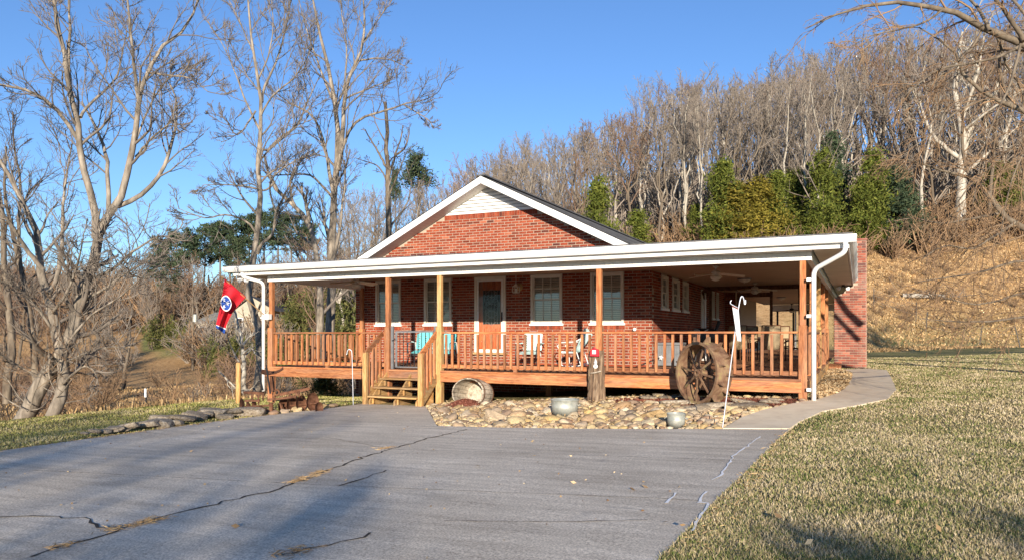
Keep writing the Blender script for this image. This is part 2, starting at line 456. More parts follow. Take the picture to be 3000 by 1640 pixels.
class MB:
    def __init__(s): s.v = []; s.f = []
    def add(s, vs, fs):
        b = len(s.v)
        s.v += [tuple(map(float, p)) for p in vs]
        s.f += [tuple(b + i for i in f) for f in fs]
        return s
    def box(s, x0, x1, y0, y1, z0, z1):
        return s.add([(x0, y0, z0), (x1, y0, z0), (x1, y1, z0), (x0, y1, z0), (x0, y0, z1), (x1, y0, z1), (x1, y1, z1), (x0, y1, z1)],
                     [(0, 3, 2, 1), (4, 5, 6, 7), (0, 1, 5, 4), (1, 2, 6, 5), (2, 3, 7, 6), (3, 0, 4, 7)])
    def obox(s, c, a, b, h):
        c, a, b, h = map(np.asarray, (c, a, b, h))
        vs = [c + i * a + j * b + k * h for k in (-1, 1) for (i, j) in ((-1, -1), (1, -1), (1, 1), (-1, 1))]
        return s.add(vs, [(0, 3, 2, 1), (4, 5, 6, 7), (0, 1, 5, 4), (1, 2, 6, 5), (2, 3, 7, 6), (3, 0, 4, 7)])
    def beam(s, p, q, w, h, up=(0, 0, 1)):
        p, q, up = (np.asarray(t, float) for t in (p, q, up))
        t = q - p; L = np.linalg.norm(t); t = t / L
        if abs(np.dot(t, up)) > .98: up = np.array([0, 1., 0])
        a = np.cross(up, t); a /= np.linalg.norm(a)
        u = np.cross(t, a)
        return s.obox((p + q) / 2, t * L / 2, a * w / 2, u * h / 2)
    def tube(s, pts, r, k=8, cap=True):
        pts = np.asarray(pts, float); n = len(pts)
        r = np.full(n, r) if np.isscalar(r) else np.asarray(r, float)
        T = np.gradient(pts, axis=0); T /= np.linalg.norm(T, axis=1)[:, None] + 1e-9
        m = np.abs(T).mean(0); ref = np.eye(3)[int(np.argmin(m))]
        U = np.cross(T, ref); U /= np.linalg.norm(U, axis=1)[:, None] + 1e-9
        W = np.cross(T, U)
        vs = []
        for i in range(n):
            for j in range(k):
                a = 2 * math.pi * j / k
                vs.append(pts[i] + r[i] * (math.cos(a) * U[i] + math.sin(a) * W[i]))
        fs = [(i * k + j, i * k + (j + 1) % k, (i + 1) * k + (j + 1) % k, (i + 1) * k + j) for i in range(n - 1) for j in range(k)]
        if cap: fs += [tuple(range(k))[::-1], tuple((n - 1) * k + j for j in range(k))]
        return s.add(vs, fs)
    def cyl(s, p, q, r, r2=None, k=16):
        return s.tube([p, q], [r, r if r2 is None else r2], k)
    def lathe(s, prof, c, k=24, axis=None, sx=1.0, sy=1.0):
        "profile of (radius, height) round a vertical axis, or round axis"
        c = np.asarray(c, float)
        if axis is None: A, B, W = np.array([sx, 0, 0.]), np.array([0, sy, 0.]), np.array([0, 0, 1.])
        else:
            W = np.asarray(axis, float); W = W / np.linalg.norm(W)
            A = np.cross(W, (0, 0, 1.) if abs(W[2]) < .9 else (1., 0, 0)); A /= np.linalg.norm(A); B = np.cross(W, A)
        vs = [c + r * (math.cos(2 * math.pi * j / k) * A + math.sin(2 * math.pi * j / k) * B) + h * W for r, h in prof for j in range(k)]
        fs = [(i * k + j, i * k + (j + 1) % k, (i + 1) * k + (j + 1) % k, (i + 1) * k + j) for i in range(len(prof) - 1) for j in range(k)]
        return s.add(vs, fs)
    def sheet(s, poly3, thick):
        "a slab: polygon of 3d points pushed down by thick"
        n = len(poly3); a = [tuple(p) for p in poly3]; b = [(p[0], p[1], p[2] - thick) for p in poly3]
        return s.add(a + b, [tuple(range(n)), tuple(range(2 * n - 1, n - 1, -1))] + [(i, i + n, (i + 1) % n + n, (i + 1) % n) for i in range(n)])
    def build(s, name, m, parent=None, smooth=False, bevel=0.0):
        b = org(parent)
        me = bpy.data.meshes.new(name)
        me.from_pydata([(x - b.x, y - b.y, z - b.z) for x, y, z in s.v], [], s.f)
        if smooth: me.polygons.foreach_set('use_smooth', np.ones(len(me.polygons), bool))
        me.update()
        o = put(name, me, m, parent)
        ORG[o.name] = b
        if bevel:
            md = o.modifiers.new('edge', 'BEVEL'); md.width = bevel; md.segments = 1; md.limit_method = 'ANGLE'
        return o

def unit_box(name, sx, sy, sz, m):
    me = bpy.data.meshes.new(name)
    b = MB().box(-sx / 2, sx / 2, -sy / 2, sy / 2, -sz / 2, sz / 2)
    me.from_pydata(b.v, [], b.f); me.materials.append(m)
    return me
# ------------------------------------------------------------------ ground, driveway, path
def xy(p): return (float(p[0]), float(p[1]))
G_ = lambda x, y: xy(onG(x, y))
bed_front = [G_(1280, 1248), G_(1480, 1253), G_(1680, 1256), G_(1900, 1257), G_(2118, 1257)]
path_left = [G_(2118, 1257), G_(2169, 1226), G_(2233, 1203), G_(2320, 1184), G_(2393, 1172), G_(2440, 1158), G_(2472, 1143), G_(2490, 1120), G_(2497, 1094), G_(2462, 1083)]
path_right = [G_(2539, 1081), G_(2598, 1085), G_(2612, 1109), G_(2626, 1142), G_(2600, 1171), G_(2521, 1188), G_(2409, 1207), G_(2339, 1239), G_(2312, 1258)]
bed_left = (-8.95, -.62)
DRIVE = [(-11.1, -60), (-11.0, -8.4), (-11.05, -5.2), (-10.9, -3.2), (-10.72, -2.2), (-10.66, -.6), bed_left] + bed_front + [path_right[-1], G_(2265, 1300), G_(2222, 1346), G_(2150, 1414), G_(2082, 1480), G_(2010, 1556), G_(1931, 1637), (-1.2, -13), (-1.3, -60)]
PATH = path_left + path_right
BED = [bed_left] + bed_front + path_left[1:5] + [(-.95, .02), (-.95, .6), (-8.95, .6)]
LEAFBED = [path_left[4], path_left[5], path_left[6], path_left[7], path_left[8], path_left[9], (-.86, 9.5), (-.86, .1)]

def patch(name, poly, res, dz, thick, m, kind='structure', parent=None):
    import bmesh
    bm = bmesh.new()
    bm.faces.new([bm.verts.new((x, y, 0)) for x, y in poly])
    bmesh.ops.triangulate(bm, faces=bm.faces[:])
    xs = [p[0] for p in poly]; ys = [p[1] for p in poly]
    for ax, lo, hi in ((0, min(xs), max(xs)), (1, max(min(ys), -20), max(ys))):
        for c in np.arange(lo + res, hi, res):
            no = [0, 0, 0]; no[ax] = 1; co = [0, 0, 0]; co[ax] = c
            bmesh.ops.bisect_plane(bm, geom=bm.verts[:] + bm.edges[:] + bm.faces[:], plane_co=co, plane_no=no)
    bmesh.ops.remove_doubles(bm, verts=bm.verts[:], dist=1e-4)
    V = np.array([v.co for v in bm.verts])
    Z = g(V[:, 0], V[:, 1]) + dz
    for v, z in zip(bm.verts, Z): v.co.z = z
    if thick:
        r = bmesh.ops.extrude_edge_only(bm, edges=[e for e in bm.edges if e.is_boundary])
        for v in r['geom']:
            if isinstance(v, bmesh.types.BMVert): v.co.z -= thick
    bmesh.ops.recalc_face_normals(bm, faces=bm.faces[:])
    me = bpy.data.meshes.new(name); bm.to_mesh(me); bm.free()
    up = sum(p.normal.z * p.area for p in me.polygons)
    if up < 0: me.flip_normals()
    o = put(name, me, m, parent)
    if kind: o['kind'] = kind
    return o

# one ground sheet, finer inside the view
rad = [.25]
while rad[-1] < 800: rad.append(rad[-1] * 1.026 + .01)
rad = np.array(rad)
th = np.concatenate([np.linspace(-44, 44, 300), np.linspace(44, 316, 62)[1:-1]]) * math.pi / 180
RR, TT = np.meshgrid(rad, th, indexing='ij')
rr, dd = RR * np.sin(TT), RR * np.cos(TT)
GX, GY = CA * rr - SA * dd, SA * rr + CA * dd + CAM[1]
GZ = g(GX, GY)
for poly in (DRIVE, PATH, BED):
    GZ = GZ - 0.07 * inside(poly, GX, GY)
GZ = GZ - 0.35 * ((GX > -14.3) & (GX < -4.9) & (GY > 4.3) & (GY < 26))
nr, nt_ = RR.shape
idx = np.arange(nr * nt_).reshape(nr, nt_)
a_ = idx[:-1, :]; b_ = idx[1:, :]
F = np.stack([a_, np.roll(a_, -1, 1), np.roll(b_, -1, 1), b_], -1).reshape(-1, 4)
me = np_mesh('ground', np.stack([GX, GY, GZ], -1).reshape(-1, 3), F[:, ::-1], True)
DD = (-SA * GX + CA * (GY - CAM[1])); PXc = 1500 + FOC * (CA * GX + SA * (GY - CAM[1])) / np.maximum(DD, 1)
rough_n = 2.5 * np.sin(GX * .33) * np.sin(GY * .41 + 1) + 1.3 * np.sin(GX * 1.1 + GY * .7)
fld = np.where(PXc > 1000, ss(45, 49, DD + rough_n), np.where(GX < -14, ss(-14.3, -17, GX + .2 * rough_n), 0)) * (DD > 5)
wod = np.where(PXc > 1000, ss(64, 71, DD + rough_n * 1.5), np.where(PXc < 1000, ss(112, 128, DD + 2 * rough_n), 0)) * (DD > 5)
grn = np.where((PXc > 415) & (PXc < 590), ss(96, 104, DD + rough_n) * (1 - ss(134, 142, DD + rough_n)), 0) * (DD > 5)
grn = np.maximum(grn, 0.35 * ss(28, 34, DD) * (1 - ss(50, 56, DD)) * (PXc > 2300))
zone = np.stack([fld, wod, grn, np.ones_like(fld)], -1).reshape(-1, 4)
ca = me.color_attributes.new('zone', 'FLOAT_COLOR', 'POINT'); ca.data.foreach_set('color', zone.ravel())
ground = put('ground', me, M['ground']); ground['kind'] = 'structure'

driveway = patch('driveway', DRIVE, 1.0, .012, .14, M['concrete'])
path = patch('path', PATH, .5, .024, .12, M['path'])
bed = patch('stone_bed', BED, .35, -.02, 0, M['soil'])
leafbed = patch('leaf_bed', LEAFBED, .5, .012, 0, M['soil'])

def ribbon(name, pix, w, m, parent, dz=.017, jag=.03):
    pts = [onG(*p) for p in pix]
    out = []
    for a, b in zip(pts[:-1], pts[1:]):
        n = max(2, int(np.linalg.norm(b - a) / .12))
        for t in np.linspace(0, 1, n, endpoint=False): out.append(a + (b - a) * t)
    out = np.array(out + [pts[-1]])
    out[:, :2] += rng.normal(0, jag, (len(out), 2))
    T = np.gradient(out, axis=0); N = np.stack([-T[:, 1], T[:, 0]], -1); N /= np.linalg.norm(N, axis=1)[:, None] + 1e-9
    ww = w * rng.uniform(.3, 1.0, len(out))[:, None] / 2
    z = g(out[:, 0], out[:, 1]) + dz
    L = np.column_stack([out[:, :2] + N * ww, z]); R_ = np.column_stack([out[:, :2] - N * ww, z])
    k = len(out)
    V = np.concatenate([L, R_])
    i = np.arange(k - 1)
    me = np_mesh(name, V, np.stack([i, i + k, i + k + 1, i + 1], -1))
    return put(name, me, m, parent)
CR1 = [(87, 1637), (192, 1602), (309, 1573), (361, 1549), (472, 1523), (640, 1480), (815, 1436), (955, 1381), (1077, 1337), (1240, 1290), (1369, 1259)]
CR2 = [(361, 1549), (291, 1549), (268, 1535), (239, 1520), (0, 1514)]
ribbon('crack', CR1, .036, M['crack'], driveway)
ribbon('crack', CR2, .03, M['crack'], driveway)
ribbon('crack', [(990, 1426), (1060, 1408), (1141, 1379)], .03, M['crack'], driveway)
ribbon('crack', [(820, 1636), (1000, 1590), (1110, 1565)], .03, M['crack'], driveway)
for pp in ([(0, 1374), (990, 1426), (1500, 1446), (1900, 1462), (2060, 1470)], [(571, 1285), (955, 1282), (1150, 1318), (1400, 1325), (2200, 1352)],
           [(640, 1222), (900, 1240), (1180, 1248), (1290, 1252)], [(1300, 1530), (1700, 1532), (1900, 1527)]):
    ribbon('joint', pp, .013, M['crack'], driveway, jag=.006)
for pp in ([(2228, 1281), (2146, 1340), (2111, 1398), (2088, 1410)], [(2071, 1445), (2047, 1474)], [(2076, 1480), (2024, 1561)], [(1982, 1448), (1950, 1478)], [(2040, 1476), (2080, 1478)]):
    ribbon('chalk_mark', pp, .03, M['chalk'], driveway, dz=.019, jag=.01)

# ------------------------------------------------------------------ the brick house
WX0, WX1, WY, SX = -14.54, -4.94, 4.15, -4.94
WMID, APEX, SLOPE, OVER = -9.74, 6.18, .5, .55
CEIL = 3.34
house = thing('brick_house', (WMID, WY, 0), 'red brick house with white gable trim behind the wraparound wooden porch', 'house')
COURSE, MODULE = .0775, .23
BH, BL, BD = .0625, .213, .03

FRONT_WIN = [(-13.76, -12.82), (-11.97, -11.02), (-8.42, -7.47), (-6.645, -5.70)]
WZ0, WZ1 = 1.955, 3.33
DOOR = (-10.23, -9.21, 1.08, 3.33)
opens_f = [(a, b, WZ0, WZ1) for a, b in FRONT_WIN] + [DOOR]
SIDE_WIN = [(5.15, 5.9, 2.33, 3.28), (6.47, 7.35, 2.33, 3.28), (7.87, 8.63, 2.33, 3.28), (12.84, 13.3, 2.2, 3.25), (13.75, 14.2, 2.2, 3.25)]
SIDE_DOOR = (10.8, 11.6, 1.1, 3.2)
opens_s = SIDE_WIN + [SIDE_DOOR]

def wall_cells(u0, u1, z0, z1, opens):
    us = sorted({u0, u1} | {o[i] for o in opens for i in (0, 1)}); zs = sorted({z0, z1} | {o[i] for o in opens for i in (2, 3)})
    for ua, ub in zip(us[:-1], us[1:]):
        for za, zb in zip(zs[:-1], zs[1:]):
            cu, cz = (ua + ub) / 2, (za + zb) / 2
            if not any(o[0] < cu < o[1] and o[2] < cz < o[3] for o in opens):
                yield ua, ub, za, zb

def bricks(u0, u1, z0, z1, opens, keep=None, off=0.0):
    out = []
    k = 0
    z = z0
    while z + BH <= z1 + .01:
        u = u0 - (MODULE / 2 if k % 2 else 0) + off
        while u < u1:
            a, b = max(u, u0), min(u + BL, u1)
            u += MODULE
            segs = [(a, b)]
            for o in opens:
                if o[2] - .035 < z + BH / 2 < o[3] + .02:
                    ns = []
                    for s in segs:
                        if s[1] <= o[0] or s[0] >= o[1]: ns.append(s)
                        else:
                            if s[0] < o[0] - .012: ns.append((s[0], o[0] - .008))
                            if s[1] > o[1] + .012: ns.append((o[1] + .008, s[1]))
                    segs = ns
            for s in segs:
                if s[1] - s[0] > .03 and (keep is None or keep((s[0] + s[1]) / 2, z + BH / 2, s)):
                    out.append((s[0], s[1], z))
        z += COURSE; k += 1
    return out

# front wall: mortar sheet with openings, gable field above the porch roof
fw = MB()
for ua, ub, za, zb in wall_cells(WX0, WX1, -.9, 3.62, opens_f):
    fw.box(ua, ub, WY + .006, WY + .2, za, zb)
under = lambda x: APEX - SLOPE * abs(x - WMID) - .22
GZ1 = 5.2
hx = (APEX - .22 - GZ1) / SLOPE
fw.add([(WX0, WY + .006, 3.62), (WX1, WY + .006, 3.62), (WMID + hx, WY + .006, GZ1), (WMID - hx, WY + .006, GZ1),
        (WX0, WY + .2, 3.62), (WX1, WY + .2, 3.62), (WMID + hx, WY + .2, GZ1), (WMID - hx, WY + .2, GZ1)], [(0, 1, 2, 3), (7, 6, 5, 4), (0, 3, 7, 4), (1, 5, 6, 2)])
front_wall = fw.build('front_wall', M['mortar'], house)
sill_rows = [(a - .03, b + .03, WZ0 - .17, WZ0) for a, b in FRONT_WIN]
fb = bricks(WX0, WX1, -.22, 3.33, opens_f + sill_rows)
fb += bricks(WX0, WX1, -.22 + COURSE * 51, GZ1 - .16, [], keep=lambda u, z, s: z < under(u) - .01 and max(abs(s[0] - WMID), abs(s[1] - WMID)) < (APEX - .22 - z) / SLOPE)
full = [b for b in fb if abs(b[1] - b[0] - BL) < .002 and (b[2] > 3.8 or b[2] > 1.75)]
full.sort(key=lambda b: -b[0] - (2.0 if b[2] > 3.8 else 0))
singles = set(full[:300])
bme = unit_box('brick', BL, BD, BH, M['brick'])
for b in full[:300]:
    put('brick', bme, None, front_wall, loc=((b[0] + b[1]) / 2 + random.uniform(-.002, .002), WY + BD / 2 + random.uniform(-.003, .001), b[2] + BH / 2))
mb = MB()
for b in fb:
    if b not in singles:
        j = random.uniform(-.004, .001)
        mb.box(b[0], b[1], WY + j, WY + j + BD, b[2], b[2] + BH)
for a, b in FRONT_WIN:                               # rowlock courses under the sills
    n = int((b - a + .06) / .078)
    for i in range(n):
        u = a - .03 + i * (b - a + .06) / n
        mb.box(u + .005, u + (b - a + .06) / n - .005, WY - .012, WY + .04, WZ0 - .165, WZ0 - .055)
n = int(2 * hx / .078)
for i in range(n):                                   # soldier course under the siding
    u = WMID - hx + i * 2 * hx / n
    if under(u) > GZ1 - .05 and under(u + .07) > GZ1 - .05:
        mb.box(u + .005, u + 2 * hx / n - .005, WY - .008, WY + .04, GZ1 - .15, GZ1 - .01)
o = mb.build('brickwork', M['brick'], front_wall); o['kind'] = 'stuff'

# right side wall with its short return
sw = MB()
for ua, ub, za, zb in wall_cells(WY + .205, 26, -.3, 3.62, opens_s):
    sw.box(SX - .2, SX - .01, ua, ub, za, zb)
sw.box(SX - .005, SX + .42, 15.8, 16.0, -.3, 3.5)
side_wall = sw.build('side_wall', M['mortar'], house)
mb = MB()
for b in bricks(WY - .0, 15.7, -.22, 3.33, opens_s + [(12, 12, 0, 0)], off=.11):
    j = random.uniform(-.004, .001)
    if b[0] < WY + .04: b = (WY + .035, b[1], b[2])
    if b[1] - b[0] > .03: mb.box(SX - BD - j, SX - j, b[0], b[1], b[2], b[2] + BH)
for b in bricks(SX + .01, SX + .42, -.22, 3.33, []):
    mb.box(b[0], b[1], 15.77, 15.79, b[2], b[2] + BH)
o = mb.build('brickwork', M['brick'], side_wall); o['kind'] = 'stuff'
MB().box(WX0, WX0 + .2, WY + .205, 26, -.9, 3.6).build('left_wall', M['brick'], house)
MB().box(WX0 + .205, WX1 - .205, 25.8, 26, -.9, 3.6).build('back_wall', M['brick'], house)
MB().box(WX0 + .21, WX1 - .21, WY + .21, 25.7, 1.0, 1.05).build('floor', M['deck'], house)

# gable siding, boards lapped one over the other
gs = MB().add([(WMID - hx, WY + .02, GZ1), (WMID + hx, WY + .02, GZ1), (WMID, WY + .02, APEX - .22), (WMID - hx, WY + .15, GZ1), (WMID + hx, WY + .15, GZ1), (WMID, WY + .15, APEX - .22)],
              [(0, 1, 2), (5, 4, 3), (0, 2, 5, 3), (1, 4, 5, 2)]).build('gable_siding', M['grey_metal'], house)  # grey backing puts shadow lines in colour between the boards
zz = GZ1 + .075
MB().box(WMID - hx + .02, WMID + hx - .02, WY - .02, WY + .015, GZ1 - .005, GZ1 + .07).build('siding_trim', M['white'], gs)
while zz < APEX - .3:
    z2 = min(zz + .1, APEX - .23)
    w0 = (APEX - .225 - zz) / SLOPE; w1 = max(.01, (APEX - .225 - z2) / SLOPE)
    MB().add([(WMID - w0, WY - .045, zz + .015), (WMID + w0, WY - .045, zz + .015), (WMID + w1, WY - .005, z2 - .004), (WMID - w1, WY - .005, z2 - .004),
              (WMID - w0, WY + .015, zz + .006), (WMID + w0, WY + .015, zz + .006)], [(0, 1, 2, 3), (0, 4, 5, 1)]).build('siding_board', M['vinyl'], gs)
    zz += .1

# main roof: sheathing, shingle courses, rake boards, soffits
RY0 = WY - OVER
roof = MB()
for s, xe in ((-1, WX0 - .42), (1, -4.88)):
    ze = APEX - SLOPE * abs(xe - WMID)
    roof.add([(WMID, RY0, APEX - .03), (xe, RY0, ze - .03), (xe, 26.4, ze - .03), (WMID, 26.4, APEX - .03), (WMID, RY0, APEX - .09), (xe, RY0, ze - .09), (xe, 26.4, ze - .09), (WMID, 26.4, APEX - .09)],
             [(0, 1, 2, 3), (7, 6, 5, 4), (0, 4, 5, 1), (1, 5, 6, 2), (2, 6, 7, 3)])
roof = roof.build('roof', M['shingle'], house)
mb = MB()
for s, xe in ((-1, WX0 - .44), (1, -4.86)):
    L = abs(xe - WMID) * math.sqrt(1.25); n = int(L / .14)
    for i in range(n):
        x0 = WMID + s * (i * L / n) / math.sqrt(1.25); x1 = WMID + s * ((i + 1.15) * L / n) / math.sqrt(1.25)
        z0 = APEX - SLOPE * abs(x0 - WMID); z1 = APEX - SLOPE * abs(x1 - WMID)
        yb = RY0 - .03
        while yb < 26.4:
            ye = min(yb + random.uniform(.8, 1.2), 26.4)
            mb.add([(x0, yb, z0 - .024), (x1, yb, z1 - .006), (x1, ye, z1 - .006), (x0, ye, z0 - .024), (x1, yb, z1 - .026), (x1, ye, z1 - .026)],
                   [(0, 1, 2, 3) if s < 0 else (3, 2, 1, 0), (1, 4, 5, 2)])
            yb = ye + .006
o = mb.build('shingles', M['shingle'], roof); o['kind'] = 'stuff'
MB().box(WMID - .14, WMID + .14, RY0 - .03, 26.4, APEX - .03, APEX + .012).build('ridge_cap', M['shingle'], roof)
for s, xe in ((-1, WX0 - .42), (1, -5.0)):
    ze = APEX - SLOPE * abs(xe - WMID)
    MB().add([(WMID, RY0 - .02, APEX - .035), (xe, RY0 - .02, ze - .035), (xe, RY0 - .02, ze - .235), (WMID, RY0 - .02, APEX - .235),
              (WMID, RY0 + .02, APEX - .035), (xe, RY0 + .02, ze - .035), (xe, RY0 + .02, ze - .235), (WMID, RY0 + .02, APEX - .235)],
             [(0, 1, 2, 3) if s < 0 else (3, 2, 1, 0), (0, 4, 5, 1), (3, 2, 6, 7), (7, 6, 5, 4)]).build('rake_board', M['white'], roof)
    MB().add([(WMID, RY0 + .02, APEX - .222), (xe, RY0 + .02, ze - .222), (xe, WY + .02, ze - .222), (WMID, WY + .02, APEX - .222),
              (WMID, RY0 + .02, APEX - .202), (xe, RY0 + .02, ze - .202), (xe, WY + .02, ze - .202), (WMID, WY + .02, APEX - .202)],
             [(0, 1, 2, 3), (7, 6, 5, 4)]).build('rake_soffit', M['soffit'], roof)

# windows: frame, two sashes with glazing bars, pane, blind, sill
def mapped(mb, f):
    mb.v = [f(*p) for p in mb.v]; return mb
FMAP = lambda u, n, z: (u, WY + n, z)
SMAP = lambda u, n, z: (SX - n, u, z)
def make_window(a, b, z0, z1, f, cols=3, blind=True, sill=True):
    fr = MB(); w = .065
    zs = z0 + (.05 if sill else 0)
    fr.box(a, a + w, -.035, .1, zs, z1 - w); fr.box(b - w, b, -.035, .1, zs, z1 - w); fr.box(a, b, -.035, .1, z1 - w, z1); fr.box(a + w, b - w, -.02, .1, zs, zs + .035)
    win = mapped(fr, f).build('window', M['trim'], house)
    i0, i1, zb, zt = a + w, b - w, zs + .035, z1 - w
    zm = (zb + zt) / 2
    for (p0, p1, n0) in ((zb, zm + .02, .035), (zm - .02, zt, .01)):
        sm = MB(); t = .035
        sm.box(i0, i0 + t, n0, n0 + .025, p0, p1); sm.box(i1 - t, i1, n0, n0 + .025, p0, p1)
        sm.box(i0 + t, i1 - t, n0, n0 + .025, p0, p0 + t); sm.box(i0 + t, i1 - t, n0, n0 + .025, p1 - t, p1)
        for c in range(1, cols):
            u = i0 + t + (i1 - i0 - 2 * t) * c / cols
            sm.box(u - .008, u + .008, n0 + .004, n0 + .018, p0 + t, p1 - t)
        pm = (p0 + p1) / 2
        sm.box(i0 + t, i1 - t, n0 + .005, n0 + .017, pm - .008, pm + .008)
        mapped(sm, f).build('sash', M['trim'], win)
        mapped(MB().add([(i0 + t, n0 + .021, p0 + t), (i1 - t, n0 + .021, p0 + t), (i1 - t, n0 + .021, p1 - t), (i0 + t, n0 + .021, p1 - t)], [(0, 1, 2, 3)]), f).build('pane', M['glass'], win)
    if blind:
        bl = MB(); z = zb + .03
        while z < zt - .02:
            bl.add([(i0, .10, z - .021), (i1, .10, z - .021), (i1, .135, z + .021), (i0, .135, z + .021)], [(0, 1, 2, 3)])
            z += .05
        mapped(bl, f).build('blind', M['blind'], win)
    mapped(MB().box(i0 - .05, i1 + .05, .19, .195, zb - .05, zt + .05), f).build('room_shade_sheet', M['dark'], win)  # near-black sheet: the unlit room's darkness put into its colour
    if sill:
        mapped(MB().box(a - .04, b + .04, -.06, .09, z0 - .01, z0 + .05), f).build('sill', M['white'], win, bevel=.006)
for a, b in FRONT_WIN: make_window(a, b, WZ0 - .045, WZ1, FMAP)
for (a, b, z0, z1) in SIDE_WIN: make_window(a, b, z0, z1, SMAP, 2, False)

# front door: cream casing, storm door with full glass, red-brown door with leaded light
a, b, z0, z1 = DOOR
dm = MB(); cw = .085
dm.box(a, a + cw, WY - .035, WY + .12, z0 + .05, z1 - cw); dm.box(b - cw, b, WY - .035, WY + .12, z0 + .05, z1 - cw); dm.box(a, b, WY - .035, WY + .12, z1 - cw, z1)
door = dm.build('front_door', M['trim'], house)
MB().box(a - .05, b + .05, WY - .16, WY + .15, z0 - .01, z0 + .045).build('threshold', M['pine_x'], door)
sd = MB(); t = .05
da, db, dz0, dz1 = a + cw + .004, b - cw - .004, z0 + .05, z1 - cw - .004
sd.box(da, da + t, WY - .03, WY + .0, dz0, dz1); sd.box(db - t, db, WY - .03, WY + .0, dz0, dz1); sd.box(da + t, db - t, WY - .03, WY, dz1 - t, dz1); sd.box(da + t, db - t, WY - .03, WY, dz0, dz0 + .09)
sd.build('storm_door', M['white'], door)
MB().add([(da + t, WY - .012, dz0 + .09), (db - t, WY - .012, dz0 + .09), (db - t, WY - .012, dz1 - t), (da + t, WY - .012, dz1 - t)], [(0, 1, 2, 3)]).build('storm_pane', M['glass_storm'], door)
leaf = MB(); gz0, gz1, gi = dz0 + .82, dz1 - .3, .14
leaf.box(da, da + gi, WY + .09, WY + .13, dz0, dz1); leaf.box(db - gi, db, WY + .09, WY + .13, dz0, dz1)
leaf.box(da + gi, db - gi, WY + .09, WY + .13, dz0, gz0); leaf.box(da + gi, db - gi, WY + .09, WY + .13, gz1, dz1)
wc = (da + db) / 2
for u in (da + gi + .01, wc + .03):                   # raised lower panels
    leaf.box(u, u + .24, WY + .075, WY + .092, dz0 + .14, gz0 - .12)
leaf.build('door_leaf', M['door'], door)
lead = MB()
for u in np.linspace(da + gi, db - gi, 7): lead.box(u - .006, u + .006, WY + .084, WY + .1, gz0, gz1)
for i in range(5):
    zc = gz0 + (gz1 - gz0) * (i + .5) / 5
    lead.beam((wc - .2, WY + .09, zc), (wc, WY + .09, zc + .13), .012, .012); lead.beam((wc, WY + .09, zc + .13), (wc + .2, WY + .09, zc), .012, .012)
    lead.beam((wc - .2, WY + .09, zc), (wc, WY + .09, zc - .13), .012, .012); lead.beam((wc, WY + .09, zc - .13), (wc + .2, WY + .09, zc), .012, .012)
lead.build('leaded_light', M['grey_metal'], door)
MB().box(da + gi, db - gi, WY + .105, WY + .12, gz0, gz1).build('door_pane', M['dark'], door)
MB().box(db - .04, db - .01, WY - .06, WY - .03, 2.02, 2.3).cyl((db - .025, WY - .07, 2.08), (db - .025, WY - .07, 2.25), .01).build('handle', M['black'], door)
# side door
a, b, z0, z1 = SIDE_DOOR
mapped(MB().box(a, a + .08, -.03, .1, z0, z1).box(b - .08, b, -.03, .1, z0, z1).box(a + .08, b - .08, -.03, .1, z1 - .08, z1), SMAP).build('side_door', M['trim'], house)
mapped(MB().box(a + .08, b - .08, .03, .07, z0, z1 - .08), SMAP).build('side_door_leaf', M['white'], house)

# outside chimney with a sloped shoulder
CY = 10.7
prof = [(-.72, -.1), (.21, -.1), (.21, 4.6), (-.17, 4.6), (-.17, 3.18), (-.72, 2.80)]
cm = MB().add([(x, CY + .01, z) for x, z in prof] + [(x, CY + .95, z) for x, z in prof], [(0, 1, 2, 3, 4, 5), tuple(range(11, 5, -1))] + [(i, i + 6, (i + 1) % 6 + 6, (i + 1) % 6) for i in range(6)])
chim = cm.build('chimney', M['mortar'], house)
mb = MB()
def in_ch(u, z, s):
    if z > 3.16: return s[0] >= -.19
    return z < 2.78 + (u + .72) * .69
for bk in bricks(-.71, .2, .1, 4.58, [], keep=in_ch):
    if bk[2] > 3.1 and bk[0] < -.17: bk = (-.165, bk[1], bk[2])
    if bk[1] - bk[0] > .03: mb.box(bk[0], bk[1], CY - .012 + random.uniform(-.004, .004), CY + .03, bk[2], bk[2] + BH)
for bk in bricks(CY + .04, CY + .94, .1, 4.58, [], off=.11):
    mb.box(.19, .222, bk[0], bk[1], bk[2], bk[2] + BH)
    x0 = -.172 if bk[2] > 3.1 else -.732
    if bk[2] < 2.7 or bk[2] > 3.15: mb.box(x0, x0 + .03, bk[0], bk[1], bk[2], bk[2] + BH)
mb.box(-.2, .24, CY - .03, CY + .98, 4.602, 4.66)
o = mb.build('brickwork', M['brick_old'], chim); o['kind'] = 'stuff'

# ------------------------------------------------------------------ the porch
DZ = .803                      # deck level
DX0, DX1 = -14.26, -.886
porch = thing('wooden_porch', (-7, 1, .5), 'wraparound wooden porch with brown baluster railing and flat white edged roof', 'porch')
y = .005; i = 0
while y < 11.9:
    x0 = DX0 if y < WY - .16 else SX + .03
    MB().box(x0, DX1 + .02, y, min(y + .139, 12), DZ - .035, DZ + random.uniform(-.0015, .0015)).build('deck_board', M['deck'], porch)
    y += .146
MB().box(SX + .03, DX1, 12.0, 29.5, DZ - .05, DZ - .002).build('deck_floor', M['deck'], porch)
for a, b in ((DX0 - .04, -10.52), (-10.36, -9.06), (-8.9, -5.03), (-5.02, DX1 - .1)):
    MB().box(a, b, -.045, -.005, DZ - .257, DZ - .037).build('fascia_board', M['cedar_x'], porch, bevel=.005)
    MB().box(a, b, -.055, 0, DZ - .034, DZ + .004).build('edge_board', M['cedar_x'], porch, bevel=.004)
MB().box(DX1 - .0, DX1 + .04, .05, 10.6, DZ - .257, DZ - .037).build('fascia_board', M['pine_y'], porch)
MB().box(DX0 - .04, DX0, .05, 4.1, DZ - .257, DZ - .037).build('fascia_board', M['cedar_y'], porch)
